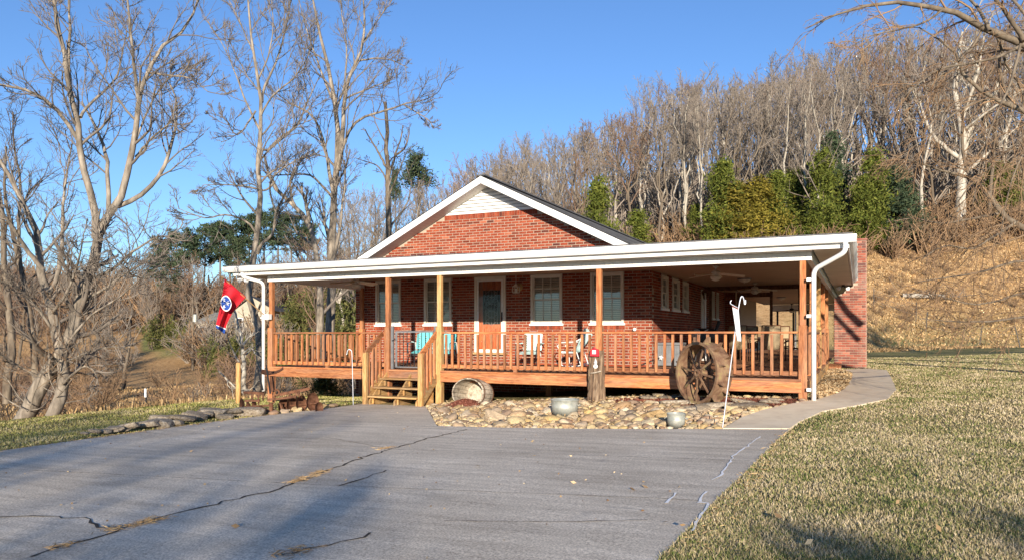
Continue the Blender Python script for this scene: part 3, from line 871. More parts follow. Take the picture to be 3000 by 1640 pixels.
MB().box(DX0 + .3, DX1 - .3, 2.0, 2.08, DZ - .3, DZ - .04).build('joist_beam', M['cedar_x'], porch)

HB = 3.05                       # underside of the header
def post(X, Y, zb, kind='cedar_z', top=HB + .05, ztop=1.83, w=.155):
    MB().box(X - w / 2, X + w / 2, Y - w / 2, Y + w / 2, zb, ztop).build('post_base', M[kind], porch, bevel=.012)
    MB().box(X - .055, X + .055, Y - .045, Y + .065, ztop - .02, top).build('post', M[kind], porch, bevel=.008)
PX_ = [(-14.18, 'cedar_z'), (-10.44, 'cedar_z'), (-8.97, 'pine_z'), (-5.02, 'cedar_z'), (-.965, 'cedar_z')]
for X, k in PX_:
    post(X, .05, float(g(X, 0)) - .1, k)
for Y in (2.7, 5.3, 7.9, 10.45):
    post(-.94, Y, float(g(-.9, Y)) - .1, 'pine_z' if Y in (5.3,) else 'cedar_z')
post(-14.18, 3.98, -.9)
for X in (-12.3, -7.0, -3.0):
    MB().box(X - .07, X + .07, 2.0, 2.14, float(g(X, 2)) - .1, DZ - .3).build('support_post', M['cedar_z'], porch)

RT = 1.714
bal_me = unit_box('baluster', .052, .04, RT - DZ - .135, M['cedar_z'])
def railing(p, q, n, mk):
    p = np.array(p, float); q = np.array(q, float)
    ax = 'x' if abs(q[0] - p[0]) > abs(q[1] - p[1]) else 'y'
    rot = 0 if ax == 'x' else math.pi / 2
    r = MB().beam((p[0], p[1], RT - .02), (q[0], q[1], RT - .02), .095, .04).build('railing', M[mk + '_' + ax], porch, bevel=.006)
    MB().beam((p[0], p[1], DZ + .105), (q[0], q[1], DZ + .105), .045, .085).build('bottom_rail', M[mk + '_' + ax], r)
    mid = (p + q) / 2
    MB().box(mid[0] - .04, mid[0] + .04, mid[1] - .03, mid[1] + .03, DZ + .004, DZ + .062).build('rail_block', M[mk + '_' + ax], r)
    t = (q - p) / np.linalg.norm(q - p)
    nrm = np.array([t[1], -t[0]]) if ax == 'x' else np.array([-t[1], t[0]])
    if ax == 'y': nrm = np.array([1, 0]) if p[0] > -5 else np.array([-1, 0])
    else: nrm = np.array([0, -1])
    for i in range(n):
        c = p + (q - p) * (i + .7) / (n + .4)
        o = put('baluster', bal_me, None, r, loc=(c[0] + nrm[0] * .044 + random.uniform(-.006, .006), c[1] + nrm[1] * .044, DZ + .06 + (RT - DZ - .1) / 2),
                rot=(random.uniform(-.006, .006), random.uniform(-.008, .008), rot + random.uniform(-.05, .05)))
railing((-14.1, .05), (-10.52, .05), 20, 'cedar')
railing((-8.89, .05), (-5.10, .05), 22, 'cedar')
railing((-4.94, .05), (-1.05, .05), 22, 'cedar')
for ya, yb in ((.13, 2.62), (2.78, 5.22), (5.38, 7.82), (7.98, 10.37)):
    railing((-.94, ya), (-.94, yb), 14, 'cedar')
railing((-14.18, .13), (-14.18, 3.9), 21, 'cedar')

# porch roof
ZE, ZW = 3.468, 3.84
XL, XR = -15.2, -.1
rf = MB()
rp = [(XL, -.5, ZE), (XR, -.5, ZE), (XR, 29.7, ZE), (SX + .02, 29.7, ZW), (SX + .02, WY - .01, ZW), (XL, WY - .01, ZW)]
for k in range(2):
    rf.v += [(x, y, z - .03 * k) for x, y, z in rp]
rf.f += [(0, 1, 4, 5), (1, 2, 3, 4), (11, 10, 7, 6), (10, 9, 8, 7), (0, 6, 7, 1), (1, 7, 8, 2), (5, 11, 6, 0), (2, 8, 9, 3)]
proof = rf.build('porch_roof', M['shingle'], porch)
MB().box(XL + .1, XR - .12, -.385, -.355, 3.205, 3.40).build('fascia', M['white'], proof)
MB().box(XR - .09, XR - .06, -.38, 29.6, 3.205, 3.40).build('fascia', M['white'], proof)
def gutter(mapf, u0, u1):
    pr = [(-.388, 3.30), (-.50, 3.295), (-.535, 3.34), (-.565, 3.40), (-.565, 3.432), (-.55, 3.432), (-.55, 3.405), (-.52, 3.345), (-.495, 3.307), (-.388, 3.312)]
    vs = [mapf(u, n, z) for u in (u0, u1) for n, z in pr]; k = len(pr)
    fs = [(i, (i + 1) % k, (i + 1) % k + k, i + k) for i in range(k)] + [tuple(range(k))[::-1], tuple(range(k, 2 * k))]
    b = MB().add(vs, fs)
    return b.build('gutter', M['white'], proof)
gutter(lambda u, n, z: (u, n, z), XL - .13, XR + .06)
gutter(lambda u, n, z: (XR - .5 - n, u, z), -.5, 29.6)
MB().box(XL + .1, DX1 + .1, -.352, -.02, 3.205, 3.22).build('soffit', M['soffit'], proof)
MB().box(DX1 + .12, XR - .1, -.352, 29.6, 3.205, 3.22).build('soffit', M['soffit_y'], proof)
MB().box(XL + .1, DX0 - .02, -.01, WY - .02, 3.205, 3.22).build('soffit', M['soffit_y'], proof)
hd = MB().box(DX0 - .0, DX1 + .08, .0, .1, HB + .003, 3.33).build('header_beam', M['vinyl'], proof)
MB().box(DX1 - .02, DX1 + .08, .12, 29.5, HB, 3.33).build('header_beam', M['vinyl'], proof)
MB().box(DX0 - .02, DX0 + .08, .12, WY - .02, HB, 3.33).build('header_beam', M['vinyl'], proof)
MB().box(SX + .43, DX1 - .03, 29.4, 29.5, 2.95, 3.33).build('header_beam', M['vinyl'], proof)
pn = (DX1 + .08 - DX0) / 132
pme = unit_box('panel', pn - .004, .018, 3.2 - HB, M['vinyl'])
for i in range(132):
    put('panel', pme, None, hd, loc=(DX0 + (i + .5) * pn, -.008, (3.2 + HB) / 2))
y = .11
while y < 12:
    w = min(.61, (WY - .02 - y) if y < WY - .03 else .61)
    x0 = DX0 + .09 if y < WY - .05 else SX + .01
    MB().box(x0, DX1 - .03, y, y + w - .006, CEIL, CEIL + .015).build('ceiling_panel', M['ceiling'], proof)
    y += w
MB().box(SX + .01, DX1 - .03, 12.05, 29.4, CEIL, CEIL + .015).build('ceiling_panel', M['ceiling'], proof)

def downspout(pts, brackets):
    d = MB().tube(pts, .044, 8).build('downspout', M['plastic_w'], porch, smooth=True)
    for p in brackets:
        MB().box(p[0] - .1, p[0] + .065, p[1] - .06, p[1] + .05, p[2] - .03, p[2] + .03).build('bracket', M['plastic_w'], d)
    return d
def smooth_path(pts, n=5):
    pts = [np.array(p, float) for p in pts]; out = [pts[0]]
    for i in range(1, len(pts) - 1):
        a, b, c = pts[i - 1], pts[i], pts[i + 1]
        ra = min(.12, np.linalg.norm(b - a) * .45); rc = min(.12, np.linalg.norm(c - b) * .45)
        p, q = b + (a - b) / np.linalg.norm(a - b) * ra, b + (c - b) / np.linalg.norm(c - b) * rc
        for t in np.linspace(0, 1, n): out.append((1 - t) ** 2 * p + 2 * t * (1 - t) * b + t * t * q)
    return out + [pts[-1]]
downspout(smooth_path([(-.22, -.49, 3.3), (-.22, -.49, 3.12), (-.765, -.12, 2.86), (-.765, -.12, float(g(-.8, -.1)) + .02)]), [(-.79, -.06, 2.68), (-.79, -.06, 2.0), (-.79, -.06, .62)])
downspout(smooth_path([(-14.75, -.42, 3.28), (-14.75, -.42, 3.17), (-14.32, -.1, 3.03), (-14.32, -.1, .15)]), [(-14.30, -.06, 2.1)])

# steps
steps = None
for X in (-10.42, -9.72, -9.12):
    s_ = MB().add([(X - .02, -.02, .0), (X - .02, -.74, -.02), (X - .02, -.74, .1), (X - .02, -.02, .74), (X + .02, -.02, .0), (X + .02, -.74, -.02), (X + .02, -.74, .1), (X + .02, -.02, .74)],
           [(0, 3, 2, 1), (4, 5, 6, 7), (0, 1, 5, 4), (1, 2, 6, 5), (2, 3, 7, 6), (3, 0, 4, 7)])
    if steps is None: steps = s_.build('steps', M['pine_y'], porch)
    else: s_.build('stringer', M['pine_y'], steps)
for i, z in enumerate((.61, .41, .215)):
    y1 = -.02 - i * .245
    MB().box(-10.46 , -9.1, y1 - .27, y1 - .0, z - .04, z).build('tread', M['pine_x'], steps, bevel=.006)
    for X in (-10.42, -9.72, -9.12):
        MB().box(X - .05, X + .05, y1 - .14, y1 - .1, z - .19, z - .042).build('step_block', M['pine_z'], steps)
for X, xs, zb, zt in ((-10.57, -10.5, -.06, 1.235), (-9.03, -9.02, .0, 1.225)):
    MB().box(X - .055, X + .055, -.75, -.64, zb, zt).build('newel_post', M['pine_z'], steps, bevel=.015)
    MB().beam((X, -.72, 1.17), (X, .0, RT - .03), .045, .13).build('handrail', M['cedar_y'], steps, bevel=.006)
    for j, yy in enumerate((-.57, -.42, -.27, -.12)):
        zr = 1.17 + (yy + .72) / .72 * (RT - 1.2) - .06; zl = .12 + (yy + .74) * .8
        MB().box(X - .02, X + .03, yy - .022, yy + .022, zl, zr).build('stair_baluster', M['cedar_z'], steps)
    MB().beam((X, -.66, .12), (X, -.0, .66), .04, .22).build('side_stringer', M['pine_y'], steps)
MB().box(-.84, -.5, 9.6, 10.5, float(g(-.7, 10)) - .02, float(g(-.7, 10)) + .17).build('side_step', M['cedar_y'], porch, bevel=.01)

# metal gate at the head of the steps
GYt = .05
gate = MB().box(-10.34, -10.28, GYt - .03, GYt + .03, DZ + .01, 1.86).box(-9.115, -9.065, GYt - .025, GYt + .025, DZ + .01, 1.84).box(-10.22, -9.14, GYt - .012, GYt + .012, 1.70, 1.735).box(-10.22, -9.14, GYt - .012, GYt + .012, DZ + .05, DZ + .075).build('gate', M['grey_metal'], porch)
for i in range(11):
    X = -10.2 + i * 1.04 / 10
    w = .025 if i in (0,) else .007
    MB().box(X - w, X + w, GYt - .008, GYt + .008, DZ + .076, 1.699).build('gate_bar', M['grey_metal'] if i == 0 else M['black'], gate)
MB().cyl((-10.3, GYt - .04, 1.5), (-10.2, GYt - .05, 1.53), .012).build('gate_latch', M['black'], gate)

# dark screened frame across the side porch
FY = 11.8
sf = MB().box(SX + .03, DX1 - .05, FY - .04, FY + .04, CEIL - .14, CEIL - .002)
for X in (-4.8, -3.83, -2.74, -1.82): sf.box(X - .045, X + .045, FY - .04, FY + .04, DZ, CEIL - .142)
sf.box(-3.784, -2.786, FY - .03, FY + .03, 2.95, 3.1)
sf.build('screen_frame', M['rust'], porch)
for X, w in ((-4.2, .05), (-3.35, .05), (-2.6, .07), (-1.75, .05)):
    MB().box(X - w, X + w, 29.3, 29.4, DZ, 2.949).build('post', M['black'], porch)
MB().box(-3.28, -3.2, 29.3, 29.4, DZ, 2.949).build('post', M['white'], porch)
# ------------------------------------------------------------------ things on and round the porch
def gz(x, y): return float(g(x, y))

# ceiling fans and lights
def ceiling_fan(X, Y, label, rot, zc=CEIL, n=5, dark=False, drop=.12):
    t = thing('ceiling_fan', (X, Y, zc), label, 'ceiling fan', 'ceiling fans under the porch roof')
    bm_ = M['rust'] if dark else M['blind']
    MB().lathe([(.0, 0), (.075, -.002), (.06, -.05), (.02, -.06), (.02, -drop), (.05, -drop), (.11, -drop - .03), (.12, -drop - .09), (.07, -drop - .13), (0, -drop - .13)], (X, Y, zc), 20).build('motor', M['black'] if dark else M['trim'], t, smooth=True)
    MB().lathe([(.07, -drop - .13), (.13, -drop - .15), (.12, -drop - .2), (.06, -drop - .25), (.0, -drop - .26)], (X, Y, zc), 18).build('light_shade', M['trim'], t, smooth=True)
    for i in range(n):
        a = rot + 2 * math.pi * i / n
        c, s = math.cos(a), math.sin(a)
        zb = zc - drop - .075
        f = lambda r, w, dz: (X + c * r - s * w, Y + s * r + c * w, zb + dz - .10 * r)
        b = MB()
        rows = [(.13, .02), (.2, .05), (.3, .072), (.62, .085), (.68, .07), (.70, .04)]
        vs = []
        for r, w in rows: vs += [f(r, -w, .02), f(r, w, -.015), f(r, w, -.023), f(r, -w, .012)]
        fs = []
        for k in range(len(rows) - 1):
            for j in range(4): fs.append((k * 4 + j, k * 4 + (j + 1) % 4, k * 4 + 4 + (j + 1) % 4, k * 4 + 4 + j))
        fs += [(3, 2, 1, 0), tuple(4 * (len(rows) - 1) + j for j in range(4))]
        b.add(vs, fs).build('blade', bm_, t)
    return t
ceiling_fan(-3.19, 3.55, 'largest pale ceiling fan over the front right corner of the porch', .35)
ceiling_fan(-3.1, 10.3, 'brown ceiling fan in front of the dark screen frame', .2)
ceiling_fan(-3.35, 28.2, 'small dark ceiling fan far back above the dining side of the porch', .5, dark=True, zc=CEIL, drop=.25)
ceiling_fan(-12.95, 2.05, 'pale ceiling fan hanging at the left end of the front porch', .1)
for X, Y, lb in ((-3.14, 8.2, 'round flush ceiling light just behind the largest fan'), (-3.2, 20.5, 'round flush ceiling light far back in the screened porch')):
    t = thing('ceiling_light', (X, Y, CEIL), lb, 'ceiling light', 'flush lights under the porch ceiling')
    MB().lathe([(.21, 0), (.21, -.03), (.18, -.035)], (X, Y, CEIL), 20).build('base', M['grey_metal'], t, smooth=True)
    MB().lathe([(.18, -.03), (.16, -.07), (.09, -.11), (.015, -.125), (.012, -.15), (0, -.15)], (X, Y, CEIL), 20).build('light_shade', M['trim'], t, smooth=True)

def flood(X, Y, Z, label):
    t = thing('flood_light', (X, Y, Z), label, 'flood light')
    MB().lathe([(.05, 0), (.05, -.03), (0, -.03)], (X, Y, Z), 12).build('base', M['black'], t)
    for s in (-1, 1):
        MB().lathe([(.0, -.07), (.035, -.06), (.05, 0), (.065, .07), (.06, .075), (0, .06)], (X + s * .11, Y - .06, Z - .1), 14, axis=(s * .35, -.85, -.35)).build('lamp_head', M['plastic_w'], t, smooth=True)
        MB().tube([(X, Y, Z - .03), (X + s * .06, Y - .01, Z - .07), (X + s * .1, Y - .03, Z - .09)], .012, 6).build('arm', M['black'], t)
flood(-14.85, -.2, 3.205, 'twin white flood light under the left end of the porch roof')
flood(-.45, 10.45, 3.205, 'twin white flood light under the eave beside the chimney')

# lantern by the front door, wall fixture
X, Y, Z = -8.83, 4.02, 2.95
t = thing('hanging_lantern', (X, Y, Z), 'small white hanging lantern between the front door and a window', 'lantern')
MB().tube([(X, Y, CEIL), (X, Y, Z + .14)], .006, 5).build('chain', M['trim'], t)
b = MB()
for sx in (-1, 1):
    for sy in (-1, 1): b.box(X + sx * .07 - .008, X + sx * .07 + .008, Y + sy * .07 - .008, Y + sy * .07 + .008, Z - .12, Z + .05)
    b.box(X + sx * .07 - .008, X + sx * .07 + .008, Y - .062, Y + .062, Z - .12, Z - .105)
b.box(X - .062, X + .062, Y - .078, Y - .062, Z - .12, Z - .105).box(X - .062, X + .062, Y + .062, Y + .078, Z - .12, Z - .105)
b.build('frame', M['trim'], t)
MB().add([(X - .09, Y - .09, Z + .05), (X + .09, Y - .09, Z + .05), (X + .09, Y + .09, Z + .05), (X - .09, Y + .09, Z + .05), (X, Y, Z + .15)], [(3, 2, 1, 0), (0, 1, 4), (1, 2, 4), (2, 3, 4), (3, 0, 4)]).build('cap', M['trim'], t)
MB().lathe([(0, .06), (.018, .04), (.018, -.05), (0, -.06)], (X, Y, Z - .05), 8).build('bulb', M['plastic_w'], t)
t = thing('wall_rosette', (-8.83, 4.1, 3.02), 'round tan ornament on the brick behind the white lantern', 'ornament')
MB().lathe([(0, .03), (.06, .03), (.1, .015), (.11, 0)], (-8.78, WY, 3.0), 18, axis=(0, -1, 0)).build('disc', M['straw'], t, smooth=True)
p = onY(1859, 965, WY - .05)
t = thing('wall_fixture', p, 'small round white fixture low on the brick near the house corner', 'fixture')
MB().lathe([(.035, 0), (.05, .03), (.04, .06), (0, .065)], p, 14, axis=(.3, -1, .3)).build('knob', M['plastic_w'], t, smooth=True)
MB().cyl((p[0], WY, p[2]), p, .03, k=10).build('bracket', M['black'], t)

# lamp post, smoker, louvred box on the side porch
X, Y = -4.55, 9.5
t = thing('lamp_post', (X, Y, DZ), 'slim white lamp post with glass lantern on the side porch', 'lamp post')
MB().lathe([(.14, 0), (.14, .03), (.05, .08), (.03, .15), (.03, 1.95), (.045, 1.98), (.03, 2.0)], (X, Y, DZ), 12).build('pole', M['plastic_w'], t, smooth=True)
MB().lathe([(.06, 2.0), (.11, 2.2), (.115, 2.21)], (X, Y, DZ), 6).build('pane', M['glass'], t)
MB().lathe([(.0, 2.4), (.02, 2.38), (.03, 2.33), (.1, 2.27), (.13, 2.21), (.1, 2.21)], (X, Y, DZ), 6).build('cap', M['rust'], t)
MB().lathe([(.0, 2.16), (.02, 2.12), (.02, 2.02), (0, 2.0)], (X, Y, DZ), 8).build('bulb', M['plastic_w'], t)
X, Y = -4.15, 7.2
t = thing('barrel_smoker', (X, Y, DZ), 'black barrel smoker with grey end cap against the side wall', 'smoker')
MB().lathe([(0, -.45), (.24, -.44), (.26, -.4), (.26, .4), (.24, .44), (0, .45)], (X, Y, DZ + .78), 18, axis=(.35, 1, 0)).build('drum', M['black'], t, smooth=True)
MB().lathe([(0, .03), (.1, .028), (.14, .02), (.16, 0)], (X - .16, Y - .45, DZ + .86), 16, axis=(-.2, -1, 0)).build('end_cap', M['galv'], t, smooth=True)
MB().tube([(X + .05, Y - .46, DZ + .86), (X + .12, Y - .5, DZ + .96), (X + .2, Y - .46, DZ + 1.0)], .02, 6).build('handle', M['galv'], t)
MB().cyl((X + .3, Y + .1, DZ + .9), (X + .42, Y + .1, DZ + 1.25), .05).build('chimney_pipe', M['black'], t)
for sx in (-.2, .2):
    for sy in (-.3, .3): MB().beam((X + sx, Y + sy, DZ), (X + sx * .8, Y + sy, DZ + .62), .04, .04).build('leg', M['black'], t)
MB().box(X - .05, X + .35, Y - .9, Y - .5, DZ + .55, DZ + .58).build('side_shelf', M['grey_metal'], t)

X0, X1, Y0, Y1 = -4.86, -4.25, 4.3, 5.05
t = thing('ribbed_box', ((X0 + X1) / 2, 4.6, DZ), 'grey ribbed storage box on the deck at the house corner', 'storage box')
MB().box(X0, X1, Y0, Y1, DZ + .03, DZ + .57).build('body', M['grey_metal'], t, bevel=.01)
MB().box(X0 - .02, X1 + .02, Y0 - .02, Y1 + .02, DZ + .572, DZ + .64).build('lid', M['grey_metal'], t, bevel=.015)
for i in range(11):
    u = X0 + .05 + i * (X1 - X0 - .1) / 10
    MB().box(u - .012, u + .012, Y0 - .012, Y0 - .001, DZ + .12, DZ + .54).build('rib', M['grey_metal'], t)
for sx in (X0 + .05, X1 - .05): MB().box(sx - .03, sx + .03, Y0 + .02, Y0 + .08, DZ, DZ + .029).build('foot', M['black'], t)
p0, p1 = onY(1905, 1070, 3.9), onY(1937, 1045, 4.2)
t = thing('dust_mop', (p0[0], p0[1], DZ), 'white headed mop leaning on the grey ribbed box', 'mop')
MB().tube([(p0[0] - .35, p0[1] - .1, DZ + .02), p1], .011, 6).build('handle', M['black'], t)
b = MB()
for i in range(14):
    a = rng.normal(0, 1, 3); a /= np.linalg.norm(a)
    b.tube([p1, p1 + a * .035, p1 + a * .06 + np.array([0, 0, -.02])], [.016, .016, .006], 5)
o = b.build('mop_head', M['plastic_w'], t); o['kind'] = 'stuff'

# metal porch seating
def perf_panel(x0, x1, z0, z1, y, m, parent, name, lean=.16, holes=True, bow=.02):
    "curved metal sheet with rows of real slots"
    nx, nz = 15, 17
    V = []; Fs = []
    for k in range(nz + 1):
        for i in range(nx + 1):
            u, w = i / nx, k / nz
            inset = .05 * max(0, (w - .86) / .14) ** 2 * (abs(u - .5) * 2) ** 4 * 3
            V.append((x0 + (x1 - x0) * u, y + lean * w * (z1 - z0) - bow * math.sin(math.pi * u), z0 + (z1 - z0) * w - inset))
    for k in range(nz):
        for i in range(nx):
            if holes and i % 5 in (2,) and 2 <= k < nz - 3 and k % 2 == 0: continue
            a = k * (nx + 1) + i
            Fs.append((a, a + 1, a + nx + 2, a + nx + 1))
    o = MB().add(V, Fs).build(name, m, parent)
    md = o.modifiers.new('thick', 'SOLIDIFY'); md.thickness = .006
    return o
X, Y = -11.15, 3.45
t = thing('porch_glider', (X, Y, DZ), 'turquoise metal glider bench seen through the porch gate', 'glider bench')
for s in (-1, 1):
    perf_panel(X + s * .335 - .325, X + s * .335 + .325, DZ + .42, DZ + .93, Y - .02, M['aqua'], t, 'backrest')
    perf_panel(X + s * .335 - .325, X + s * .335 + .325, DZ + .31, DZ + .40, Y - .33, M['aqua'], t, 'seat', lean=3.4, holes=False)
    xs = X + s * .70
    MB().tube([(xs, Y + .06, DZ + .3), (xs, Y + .0, DZ + .62), (xs, Y - .2, DZ + .64), (xs, Y - .38, DZ + .6), (xs, Y - .42, DZ + .45), (xs, Y - .36, DZ + .3)], .016, 8).build('arm', M['plastic_w'], t, smooth=True)
    MB().tube([(xs, Y + .2, DZ + .018), (xs, Y + .14, DZ + .2), (xs, Y - .34, DZ + .2), (xs, Y - .4, DZ + .018)], .015, 6).build('leg', M['black'], t)
MB().box(X - .66, X + .66, Y - .42, Y + .02, DZ + .24, DZ + .28).build('frame', M['black'], t)
X, Y = -8.03, 3.35
t = thing('metal_lawn_chair', (X, Y, DZ), 'pale aqua square backed metal lawn chair under the middle window', 'metal chair')
perf_panel(X - .27, X + .27, DZ + .42, DZ + .93, Y, M['pale_aqua'], t, 'backrest')
perf_panel(X - .27, X + .27, DZ + .33, DZ + .40, Y - .42, M['pale_aqua'], t, 'seat', lean=5.5, holes=False)
for s in (-1, 1):
    MB().tube([(X + s * .3, Y + .1, DZ + .5), (X + s * .31, Y - .1, DZ + .62), (X + s * .31, Y - .38, DZ + .6), (X + s * .3, Y - .42, DZ + .3), (X + s * .29, Y - .4, DZ + .02), (X + s * .29, Y - .1, DZ + .018), (X + s * .29, Y + .25, DZ + .018)], .015, 7).build('leg', M['black'], t, smooth=True)
MB().tube([(X - .31, Y - .38, DZ + .605), (X - .31, Y + .05, DZ + .61)], .02, 6).build('armrest', M['pale_aqua'], t)
MB().tube([(X + .31, Y - .38, DZ + .605), (X + .31, Y + .05, DZ + .61)], .02, 6).build('armrest', M['pale_aqua'], t)
X, Y = -6.75, 3.2
t = thing('rocking_chair', (X, Y, DZ), 'pale aqua shell back metal rocking chair turned left by the window', 'rocking chair')
b = MB(); V = []; Fs = []
nr_, na = 7, 17
for k in range(nr_):
    for i in range(na):
        w = k / (nr_ - 1); a = (i / (na - 1) - .5) * 2
        wid = .17 + .15 * math.sin(min(1, w * 1.15) * math.pi * .62)
        sc = .03 * abs(math.sin((i / (na - 1)) * math.pi * 3.5)) * w
        zc = DZ + .40 + .60 * w - (abs(a) ** 2.2) * .2 * w * w + sc
        V.append((X + .12 + .28 * w - .10 * (1 - a * a) + .0, Y + a * wid * 1.0, zc))
for k in range(nr_ - 1):
    for i in range(na - 1):
        a = k * na + i; Fs.append((a, a + 1, a + na + 1, a + na))
o = b.add(V, Fs).build('backrest', M['pale_aqua'], t, smooth=True)
o.modifiers.new('thick', 'SOLIDIFY').thickness = .008
MB().add([(X - .33, Y - .25, DZ + .42), (X + .1, Y - .24, DZ + .38), (X + .1, Y + .24, DZ + .38), (X - .33, Y + .25, DZ + .42), (X - .36, Y - .24, DZ + .36), (X - .36, Y + .24, DZ + .36), (X + .1, Y - .24, DZ + .37), (X + .1, Y + .24, DZ + .37)],
         [(0, 1, 2, 3), (0, 3, 5, 4), (4, 5, 7, 6), (0, 4, 6, 1), (3, 2, 7, 5)]).build('seat', M['pale_aqua'], t)
for s in (-1, 1):
    y = Y + s * .29
    MB().tube([(X - .38, y, DZ + .1), (X - .2, y, DZ + .035), (X + .05, y, DZ + .02), (X + .3, y, DZ + .06), (X + .45, y, DZ + .13)], .014, 7).build('rocker', M['plastic_w'], t, smooth=True)
    MB().tube([(X + .3, y, DZ + .75), (X + .1, y, DZ + .66), (X - .3, y, DZ + .64), (X - .37, y, DZ + .55), (X - .27, y, DZ + .36), (X - .25, y, DZ + .04)], .013, 7).build('arm', M['plastic_w'], t, smooth=True)
    MB().tube([(X + .16, y, DZ + .4), (X + .28, y, DZ + .05)], .013, 6).build('leg', M['plastic_w'], t)

# patio dining set behind the right railing
TX, TY = -2.95, 9.95
t = thing('patio_table', (TX, TY, DZ), 'glass topped patio table among sling chairs on the side porch', 'table')
MB().box(TX - .95, TX + .95, TY - .55, TY + .55, DZ + .70, DZ + .712).build('table_top', M['glass'], t)
MB().box(TX - .98, TX + .98, TY - .58, TY - .551, DZ + .69, DZ + .725).box(TX - .98, TX + .98, TY + .551, TY + .58, DZ + .69, DZ + .725).box(TX - .98, TX - .951, TY - .55, TY + .55, DZ + .69, DZ + .725).box(TX + .951, TX + .98, TY - .55, TY + .55, DZ + .69, DZ + .725).build('rim', M['rust'], t)
for sx in (-.8, .8):
    for sy in (-.42, .42): MB().beam((TX + sx, TY + sy, DZ), (TX + sx, TY + sy, DZ + .69), .04, .04).build('leg', M['rust'], t)
def sling_chair():
    t = thing('sling_chair', (0, 0, 0), 'x', 'patio chair', 'sling chairs round the patio table')
    fr = M['rust']
    for s in (-1, 1):
        MB().tube([(s * .27, -.3, .0), (s * .27, -.26, .42), (s * .27, -.24, .62)], .016, 7).build('leg', fr, t)
        MB().tube([(s * .27, .32, .0), (s * .27, .2, .42)], .016, 7).build('leg', fr, t)
        MB().tube([(s * .27, -.3, .42), (s * .27, .18, .4), (s * .27, .26, .62), (s * .27, .38, 1.12)], .016, 7).build('side_rail', fr, t, smooth=True)
        MB().tube([(s * .29, -.27, .64), (s * .3, .0, .66), (s * .29, .28, .64)], .02, 7).build('armrest', fr, t, smooth=True)
    V = []; pr = [(-.29, .42), (-.1, .395), (.1, .39), (.18, .41), (.25, .58), (.32, .85), (.38, 1.11)]
    for y, z in pr: V += [(-.255, y, z), (0, y + .01, z - .015), (.255, y, z)]
    Fs = [(k * 3 + i, k * 3 + i + 1, k * 3 + i + 4, k * 3 + i + 3) for k in range(len(pr) - 1) for i in range(2)]
    o = MB().add(V, Fs).build('sling', M['sling'], t, smooth=True); o.modifiers.new('thick', 'SOLIDIFY').thickness = .006
    MB().tube([(-.27, .38, 1.12), (.27, .38, 1.12)], .016, 7).build('top_rail', fr, t)
    return t
def copy_tree(o, parent=None):
    c = o.copy(); COL.objects.link(c)
    if parent is not None: c.parent = parent
    for ch in o.children: copy_tree(ch, c)
    return c
sc0 = sling_chair()
for i, (x, y, a, lb) in enumerate([(-3.4, 9.0, math.pi, 'tan sling chair with its back to the camera nearest the house wall'), (-2.5, 9.1, math.pi + .2, 'tan sling chair with its back to the camera nearest the side railing'),
                                   (-3.35, 10.85, .1, 'tan sling chair on the far side of the patio table nearer the wall'), (-2.4, 10.85, -.1, 'tan sling chair on the far side of the patio table nearer the side railing'),
                                   (-1.65, 9.95, -1.57, 'tan sling chair at the railing end of the patio table')]):
    o = sc0 if i == 0 else copy_tree(sc0)
    o.location = (x, y, DZ); o.rotation_euler = (0, 0, a); o['label'] = lb

# ------------------------------------------------------------------ flag on its pole
base_p = P(777, 925, 19.45); tip_p = P(648, 809, 18.75)
fp = thing('flag_pole', base_p, 'slanted wooden flag pole held by the left porch post', 'flag pole')
MB().tube([base_p, tip_p], .013, 8).build('pole', M['pine_z'], fp)
MB().box(base_p[0] - .03, base_p[0] + .14, base_p[1] - .03, base_p[1] + .09, base_p[2] - .09, base_p[2] + .05).build('bracket', M['plastic_w'], fp)
fl = thing('state_flag', tip_p, 'red state flag with three white stars in a blue circle hanging off its pole', 'flag')
dep = lambda u, v: 18.78 + .33 * u + .07 * math.sin(u * 9 + v * 2.2) * (.3 + v) - .1 * v
topc = [(658, 815), (652, 860), (643, 905), (634, 945), (632, 958)]
botc = [(721, 870), (699, 893), (680, 917), (664, 950), (658, 977)]
def lerpc(c, v):
    f = v * (len(c) - 1); i = min(int(f), len(c) - 2); w = f - i
    return np.array(c[i], float) * (1 - w) + np.array(c[i + 1], float) * w
def flagp(u, v, off=0.0):
    a = lerpc(topc, v) * (1 - u) + lerpc(botc, v) * u
    return P(a[0], a[1], dep(u, v) - off)
def cloth(name, v0, v1, m, nu=20, nv=20):
    V = [flagp(i / nu, v0 + (v1 - v0) * k / nv) for k in range(nv + 1) for i in range(nu + 1)]
    Fs = [(k * (nu + 1) + i, k * (nu + 1) + i + 1, (k + 1) * (nu + 1) + i + 1, (k + 1) * (nu + 1) + i) for k in range(nv) for i in range(nu)]
    o = MB().add(V, Fs).build(name, m, fl, smooth=True)
    o.modifiers.new('thick', 'SOLIDIFY').thickness = .003
cloth('field', 0, .855, M['fred']); cloth('white_stripe', .855, .885, M['fwhite'], nv=2); cloth('blue_stripe', .885, 1, M['fblue'], nv=4)
def at_pix(px, py, off):
    "point on the cloth plane near its middle, a little in front"
    return P(px, py, 18.86 - off)
def fan(name, pix, off, m):
    V = [at_pix(x, y, off) for x, y in pix]
    o = MB().add(V, [tuple(range(len(V)))]).build(name, m, fl)
    return o
ell = lambda a, b: [(662 + a * math.cos(t) * (1 - .12 * abs(math.sin(t))), 888 + b * math.sin(t) + .12 * a * math.cos(t)) for t in np.linspace(0, 2 * math.pi, 33)[:-1]]
fan('emblem_ring', ell(16.5, 23), .12, M['fwhite']); fan('emblem_disc', ell(14.2, 20), .124, M['fblue'])
